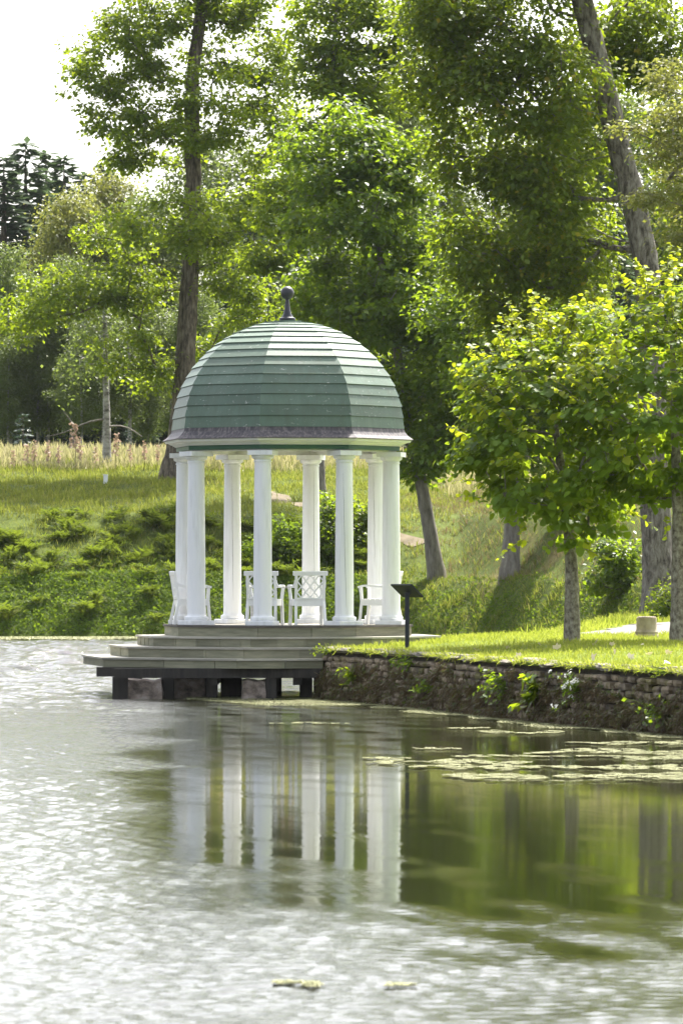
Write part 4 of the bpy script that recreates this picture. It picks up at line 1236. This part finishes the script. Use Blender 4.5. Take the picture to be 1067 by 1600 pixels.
DECK = 1.22
pav = empty('pavilion', (PC[0], PC[1], DECK), 'white columned round pavilion with green boarded dome by the pond', 'pavilion')
Z = lambda z: z - DECK
# columns
def column_meshes():
    H = Z(4.2)
    pl = MB().box((0, 0, .0375), (.47, .47, .075)).mesh('plinth', M['white'], bevel=.006)
    sh = MB().lathe([(.19, .076), (.205, .095), (.207, .12), (.2, .142), (.172, .152), (.163, .165), (.158, .2), (.158, .9), (.154, 1.5), (.148, 2.1), (.142, H - .26), (.142, H - .2), (.155, H - .195), (.155, H - .18), (.142, H - .175), (.143, H - .16)], 40).mesh('shaft', M['white'], True)
    cp = MB().lathe([(.144, H - .16), (.15, H - .15), (.178, H - .135), (.19, H - .115), (.192, H - .085)], 40).box((0, 0, H - .0415), (.43, .43, .081)).mesh('capital', M['white'], True)
    return pl, sh, cp
cm = column_meshes()
for k in range(8):
    x, y = oct_pt(k, 1.84)
    c = empty('column', (x, y, 0)); c.parent = pav; c.rotation_euler = (0, 0, PHI[k])
    for nm, me in zip(('plinth', 'shaft', 'capital'), cm): obj(nm, me, c)
# shrinkage cracks in the timber shafts, narrow grooves of dark wood
columns = [c for c in pav.children if c.name.startswith('column')]
for k, a0, z0, z1 in ((2, .18, .3, 2.6), (4, -.2, 1.0, 2.75), (5, .5, .5, 2.7), (6, .15, .4, 2.75)):
    V, F = [], []
    rr = random.Random(k)
    a = a0
    n_ = 40
    for i in range(n_):
        z = z0 + (z1 - z0) * i / (n_ - 1)
        a += rr.gauss(-.004, .012)
        rad = np.interp(z, [.2, .9, 1.5, 2.1, 2.75], [.158, .158, .154, .148, .142]) + .0012
        w = .022 * math.sin(math.pi * (i + .5) / n_) ** .5
        # local frame: the viewer is at -y of the column before its own turn
        for q in (a - w, a + w): V.append((rad * math.sin(q - PHI[k]), -rad * math.cos(q - PHI[k]), z))
        if i: F.append((2 * i - 2, 2 * i - 1, 2 * i + 1, 2 * i))
    obj('crack', pymesh('crack', V, F, M['crack']), columns[k])
# entablature
ring([(1.72, Z(4.203)), (1.93, Z(4.203)), (1.93, Z(4.297)), (1.72, Z(4.297))], 'beam', M['soffit'], pav)
ring([(1.935, Z(4.225)), (1.99, Z(4.225)), (1.99, Z(4.298)), (1.935, Z(4.298))], 'frieze', M['green_trim'], pav)
ring([(1.9, Z(4.300)), (2.02, Z(4.300)), (2.02, Z(4.315)), (2.05, Z(4.317)), (2.055, Z(4.335)), (2.09, Z(4.337)), (2.09, Z(4.343)), (2.135, Z(4.362)), (2.14, Z(4.367)), (2.185, Z(4.368)), (2.188, Z(4.388)), (2.205, Z(4.39)), (2.21, Z(4.403)), (1.9, Z(4.403))], 'cornice', M['white_trim'], pav)
for k in range(8):
    ring([(2.235, Z(4.406)), (2.235, Z(4.416)), (2.15, Z(4.475)), (2.09, Z(4.54)), (2.06, Z(4.625)), (2.03, Z(4.625)), (2.03, Z(4.406))], 'flashing', M['zinc'], pav, seg=k)
MB().prism(octagon(1.9), Z(4.31), Z(4.33)).build('ceiling', M['soffit'], pav)
# dome: boards course by course
A_, B_, Z0 = 2.05, 1.87, Z(4.615)
NC = 16
th = np.linspace(0, math.pi / 2 * .985, 400)
prof = np.stack([A_ * np.cos(th), B_ * np.sin(th)], -1)
dl = np.concatenate([[0], np.cumsum(np.linalg.norm(np.diff(prof, axis=0), axis=1))])
cuts = np.linspace(0, dl[-1], NC + 1)
pr = np.interp(cuts, dl, prof[:, 0]); pz = np.interp(cuts, dl, prof[:, 1])
rb = random.Random(9)
dome = empty('roof', (0, 0, Z0)); dome.parent = pav
for k in range(8):
    for i in range(NC):
        r0, z0, r1, z1 = pr[i], pz[i], pr[i + 1], pz[i + 1]
        nx, nz = (z1 - z0), (r0 - r1); q = math.hypot(nx, nz); nx, nz = nx / q, nz / q
        ov = .016 + rb.uniform(-.003, .003)
        lift_ = rb.uniform(-.003, .004)
        # lower edge stands proud, upper edge tucks under the next course
        p = [(r0 + nx * (.024 + lift_) + (r0 - r1) / q * ov, z0 + nz * (.024 + lift_) - (z1 - z0) / q * ov), (r1 + nx * .004, z1 + nz * .004), (r1 - nx * .014, z1 - nz * .014), (r0 + nx * .002 + (r0 - r1) / q * ov, z0 + nz * .002 - (z1 - z0) / q * ov)]
        ring(p, 'roof_board', M['roof'], dome, seg=k)
V, F = [], []
core = MB()
inner = [(max(r - .03, .02), z - .02) for r, z in zip(pr, pz)]
Vn = []
for r, z in inner:
    for k in range(8):
        x, y = oct_pt(k, r); Vn.append((x, y, z))
Fn = [(j * 8 + k, j * 8 + (k + 1) % 8, (j + 1) * 8 + (k + 1) % 8, (j + 1) * 8 + k) for j in range(len(inner) - 1) for k in range(8)]
obj('light_block_shell', pymesh('light_block_shell', Vn, Fn, M['edge']), dome)  # unseen dark shell added under the roof boards to block light
fin = empty('finial', (0, 0, Z(6.46))); fin.parent = pav
MB().lathe([(.17, -.03), (.172, .015), (.16, .03), (.135, .035), (.13, .05), (.145, .06), (.14, .085), (.10, .10), (.07, .16), (.05, .24), (.038, .33), (.034, .41)], 28).build('stem', M['finial'], fin, True)
bp = [(.117 * math.sin(a), .52 - .117 * math.cos(a)) for a in np.linspace(.28, math.pi - .02, 16)]
MB().lathe(bp, 28).build('ball', M['finial'], fin, True)

# ------------------------------------------------------------------ stepped timber platform
plat = empty('timber_platform', (PC[0], PC[1], 0), 'weathered octagonal stepped timber platform on posts over the water', 'platform')
LEV = [(2.2, 1.22, .19), (2.69, 1.03, .17), (3.18, .86, .18), (3.67, .68, .16)]
def clip_x(poly, xm):
    out = []
    for i in range(len(poly)):
        a, b_ = poly[i], poly[(i + 1) % len(poly)]
        if a[0] <= xm: out.append(a)
        if (a[0] <= xm) != (b_[0] <= xm):
            t = (xm - a[0]) / (b_[0] - a[0]); out.append((xm, a[1] + t * (b_[1] - a[1])))
    return out
XM = -.28 - PC[0] - .03
for li, (r, z, h) in enumerate(LEV):
    inner_r = LEV[li - 1][0] - .06 if li else 0
    clipped = li >= 2
    for k in range(8):
        a, b_ = oct_pt(k, r), oct_pt(k + 1, r)
        ln = math.hypot(b_[0] - a[0], b_[1] - a[1]); ux, uy = (b_[0] - a[0]) / ln, (b_[1] - a[1]) / ln
        # tread boards: three strips running along each side
        if li:
            strips = 3
            for s in range(strips):
                ra = r + .035 - (r + .035 - inner_r) * s / strips; rb = r + .035 - (r + .035 - inner_r) * (s + 1) / strips + .006
                q = [oct_pt(k, ra), oct_pt(k + 1, ra), oct_pt(k + 1, rb), oct_pt(k, rb)]
                if clipped: q = clip_x(q, XM)
                if len(q) >= 3: MB().prism(q, z - .032, z - .001 * s).build('tread_board', M['tread'], plat)
        else:
            q = [oct_pt(k, r + .03), oct_pt(k + 1, r + .03), oct_pt(k + 1, r - .13), oct_pt(k, r - .13)]
            MB().prism(q, z - .035, z).build('edge_board', M['edge'], plat)
        # fascia boards with butt joints
        joints = [0.0]
        rr = random.Random(li * 10 + k)
        while joints[-1] < ln: joints.append(joints[-1] + ((rr.uniform(.42, .5)) if li == 1 else rr.uniform(.8, 1.7)))
        joints[-1] = ln
        if len(joints) > 2 and joints[-1] - joints[-2] < .2: joints.pop(-2)
        for j0, j1 in zip(joints[:-1], joints[1:]):
            p0 = (a[0] + ux * (j0 + .006), a[1] + uy * (j0 + .006)); p1 = (a[0] + ux * (j1 - .006), a[1] + uy * (j1 - .006))
            nx, ny = uy, -ux
            if nx * a[0] + ny * a[1] < 0: nx, ny = -nx, -ny
            q = [p0, p1, (p1[0] - nx * .03, p1[1] - ny * .03), (p0[0] - nx * .03, p0[1] - ny * .03)]
            if clipped: q = clip_x(q, XM)
            if len(q) >= 3: MB().prism(q, z - h - (.0 if li < 3 else 0), z - .034).build('fascia_board', M['deck'], plat)
        # battens on the second step
        if li in (1, 2):
            for j in joints[1:-1]:
                if li == 2 and rr.random() < .4: continue
                x0, y0 = a[0] + ux * j, a[1] + uy * j
                if clipped and x0 > XM: continue
                MB().box((x0, y0, z - .034 - (h - .034) / 2), (.03, .02, h - .036), math.atan2(uy, ux)).build('batten', M['deck'], plat)
# floor boards of the pavilion
rr = random.Random(3)
fl = octagon(2.2 - .135)
def clip_band(poly, y0, y1):
    sw = [(p[1], p[0]) for p in poly]; sw = clip_x(sw, y1); sw = [(-p[0], p[1]) for p in sw]; sw = clip_x(sw, -y0)
    return [(p[1], -p[0]) for p in sw]
y = -2.1
while y < 2.1:
    q = clip_band(fl, y, y + .172)
    if len(q) >= 3: MB().prism(q, DECK - .03, DECK - .002 - rr.uniform(0, .002)).build('floor_board', M['tread'], plat)
    y += .175
# beams and posts below, stone piers
for y0 in (-3.3, -2.2, 0, 2.2): MB().bar((-3.2 + .35 * (abs(y0) > 2.5), y0, .44), (XM - .05, y0, .44), .14, .16).build('beam', M['post'], plat)
for x0 in (-2.7, -1.2, .2): MB().bar((x0, -3.3 + (abs(x0) > 2) * .8, .30), (x0, 2.6, .30), .14, .12).build('beam', M['post'], plat)
def dpx(px, y): return (px - CX) / F_PX * (PC[1] + y) - PC[0]
for px0, px1, y0 in ((176, 200, -2.85), (415, 433, -3.2), (468, 488, -2.6), (254, 272, -2.5), (345, 378, -2.0), (322, 340, -2.6), (490, 506, -3.0), (200, 222, 1.4), (300, 325, 1.8), (420, 440, 2.1)):
    xa, xb = dpx(px0, y0), dpx(px1, y0)
    MB().box(((xa + xb) / 2, y0, .02), (xb - xa, .22, .72)).build('post', M['post'], plat, bevel=.012)
for px0, px1, y0, top in ((199, 255, -2.55, .33), (378, 416, -3.0, .33), (268, 322, -1.9, .34)):
    xa, xb = dpx(px0, y0), dpx(px1, y0)
    bm = bmesh.new(); bmesh.ops.create_cube(bm, size=1); bmesh.ops.subdivide_edges(bm, edges=bm.edges[:], cuts=3, use_grid_fill=True)
    q = random.Random(px0)
    for v in bm.verts:
        v.co = Vector(((xa + xb) / 2 + v.co.x * (xb - xa) * q.uniform(.86, 1.06), y0 + v.co.y * .6 * q.uniform(.85, 1.12), (top - .6) / 2 + v.co.z * (top + .6) * q.uniform(.88, 1.04)))
    me = bpy.data.meshes.new('stone_pier'); bm.to_mesh(me); bm.free(); me.materials.append(M['pier']); obj('stone_pier', me, plat)

# ------------------------------------------------------------------ garden armchairs
def armchair(label, loc, rz):
    root = empty('garden_armchair', loc, label, 'armchair', 'white armchairs in the pavilion', rz)
    W, D_, m = .27, .25, M['chair']                     # faces +y, back at -y
    for sx in (-1, 1):
        MB().bar((sx * W, D_ + .04, 0), (sx * (W - .01), D_, .42), .05, .05).bar((sx * (W - .01), D_, .42), (sx * (W + .015), D_ + .01, .645), .045, .05).build('leg', m, root, bevel=.004)
        MB().bar((sx * (W - .02), -D_ - .09, 0), (sx * (W - .03), -D_, .42), .05, .05).bar((sx * (W - .03), -D_, .40), (sx * (W - .03), -D_ - .07, .87), .045, .045).build('leg', m, root, bevel=.004)
        pts = [(-D_ - .055, .76), (-D_ - .02, .70), (-D_ + .06, .665), (-D_ + .16, .655), (0, .665), (.12, .675), (.22, .67), (D_ + .06, .645)]
        a = MB()
        for (y0, z0), (y1, z1) in zip(pts[:-1], pts[1:]):
            f0 = (y0 + D_ + .055) / (2 * D_ + .1); f1 = (y1 + D_ + .055) / (2 * D_ + .1)
            a.bar((sx * (W - .03 + .05 * math.sin(f0 * 1.6)), y0, z0), (sx * (W - .03 + .05 * math.sin(f1 * 1.6)), y1, z1), .06, .035)
        a.build('armrest', m, root)
        MB().bar((sx * (W - .02), -D_, .375), (sx * (W - .015), D_, .375), .03, .09).build('apron', m, root)
    MB().bar((-W + .02, D_, .375), (W - .02, D_, .375), .03, .09).build('apron', m, root)
    MB().bar((-W + .03, -D_, .375), (W - .03, -D_, .375), .03, .10).build('apron', m, root)
    for i in range(6):
        MB().box((0, -D_ + .04 + i * .088, .432), (2 * W - .0, .08, .022)).build('seat_slat', m, root)
    MB().box((0, -D_ - .075, .885), (.60, .042, .075), rx=R(8)).build('top_rail', m, root, bevel=.006)
    def bk(x, z): return (x, -D_ - .07 * (z - .42) / .45, z)
    z0, z1, x1 = .47, .85, .225
    MB().bar(bk(-x1, .455), bk(x1, .455), .03, .04, (0, 1, 0)).build('lower_rail', m, root)
    # crossed lattice, three diamonds wide
    for d in (-1, 1):
        for c in (-.30, -.15, 0, .15, .30):
            # line x*d = c + (z - mid)*k
            kx = .78; mid = (z0 + z1) / 2
            pts = []
            for z in np.linspace(z0, z1, 60):
                x = d * (c + (z - mid) * kx)
                if abs(x) <= x1: pts.append((x, z))
            if len(pts) > 8:
                a, b_ = bk(*pts[0]), bk(*pts[-1])
                MB().bar((a[0], a[1] + .004 * d, a[2]), (b_[0], b_[1] + .004 * d, b_[2]), .022, .012, (0, 1, 0)).build('lattice_slat', m, root)
    return root
zc = DECK
armchair('white lattice armchair seen from behind, standing right of the front column', (P(481, 0, 84.0)[0], 84.0, zc), R(8))
armchair('white lattice armchair half hidden behind the middle front column', (P(413, 0, 84.4)[0], 84.4, zc), R(-9))
armchair('white armchair seen from the side behind the right front column', (P(593, 0, 84.9)[0], 84.9, zc), R(75))
armchair('white armchair seen from the side behind the left front columns', (P(299, 0, 84.8)[0], 84.8, zc), R(-80))

# ------------------------------------------------------------------ information lectern
sx, sy = P(636, 0, 79.6)[0], 79.6
sz = ground_z(sx, sy)
sg = empty('info_sign', (sx, sy, sz), 'dark slate information lectern on a single post by the wall', 'sign')
top = CAM_Z - (925 - HY) / F_PX * sy - sz
MB().box((0, 0, (top - .02) / 2 - .05), (.07, .07, top + .1)).build('post', M['slate'], sg, bevel=.005)
e1 = Vector((.33, -.34, 0)); e2 = Vector((.2, .19, -.2)); c = Vector((.0, .02, top + .02))
nn = e1.cross(e2).normalized(); nn = nn if nn.z > 0 else -nn
V = [c + e1 * a + e2 * b_ + nn * t for t in (-.012, .012) for a, b_ in ((-.5, -.5), (.5, -.5), (.5, .5), (-.5, .5))]
MB().add(V, [(0, 3, 2, 1), (4, 5, 6, 7), (0, 1, 5, 4), (1, 2, 6, 5), (2, 3, 7, 6), (3, 0, 4, 7)]).build('panel', M['slate'], sg)
MB().box((0, 0, top - .03), (.12, .12, .02)).build('bracket', M['slate'], sg)

# stone drum on the lawn
p = P(1010, 996, 84); zz = ground_z(p[0], p[1])
dr = empty('stone_drum', (p[0], p[1], zz), 'cream stone drum like a column base standing on the lawn', 'stone drum')
MB().lathe([(.205, -.05), (.215, .0), (.212, .04), (.195, .07), (.2, .1), (.185, .125), (.176, .15), (.174, .3), (.172, .345), (.165, .352)], 28).build('drum', M['drum'], dr, True)
MB().lathe([(.15, .352), (.16, .362), (.13, .368)], 20).build('top_face', M['pier'], dr, True)

# fallen leaves on the grass
lf = npmesh('fallen_leaf', LEAF['maple'][0] * np.array([1, 1, 1.6]), LEAF['maple'][1], M['dry_leaf'])
for px, py in ((960, 1024), (982, 1030), (1040, 1022), (925, 1033), (870, 1016), (900, 996), (930, 1008), (845, 1009), (1000, 1008), (1046, 1036), (790, 1014), (745, 1018), (812, 1028), (1015, 1024), (955, 1010)):
    D = 62.0
    while D < 92:
        p = P(px, py, D)
        if p[0] > x_edge(D) + .05 and p[2] <= ground_z(p[0], D) + .03: break
        D += .1
    o = obj('fallen_leaf', lf, None, (p[0], D, ground_z(p[0], D) + .035)); s = rs.uniform(.08, .15); o.scale = (s, s, s)
    o.rotation_euler = (rs.normal(0, .5) + .5, rs.normal(0, .4), rs.uniform(0, 6.28))
    tag(o, 'pale fallen leaf lying on the lawn grass', 'leaf', 'fallen leaves on the lawn')

# ------------------------------------------------------------------ thin summer haze
hz = MB().box((0, 150, 18), (300, 330, 40)).build('haze', None)
hz.data.materials.clear()
hm = bpy.data.materials.new('haze'); hm.use_nodes = True
hn = hm.node_tree; hn.nodes.remove(hn.nodes['Principled BSDF'])
pv = hn.nodes.new('ShaderNodeVolumePrincipled'); pv.inputs['Density'].default_value = .00004; pv.inputs['Color'].default_value = (.9, .94, 1, 1)
pv.inputs['Anisotropy'].default_value = .2
hn.links.new(pv.outputs['Volume'], hn.nodes['Material Output'].inputs['Volume'])
hz.data.materials.append(hm)
tag(hz, 'thin pale haze over the pond and wood', kind='stuff')
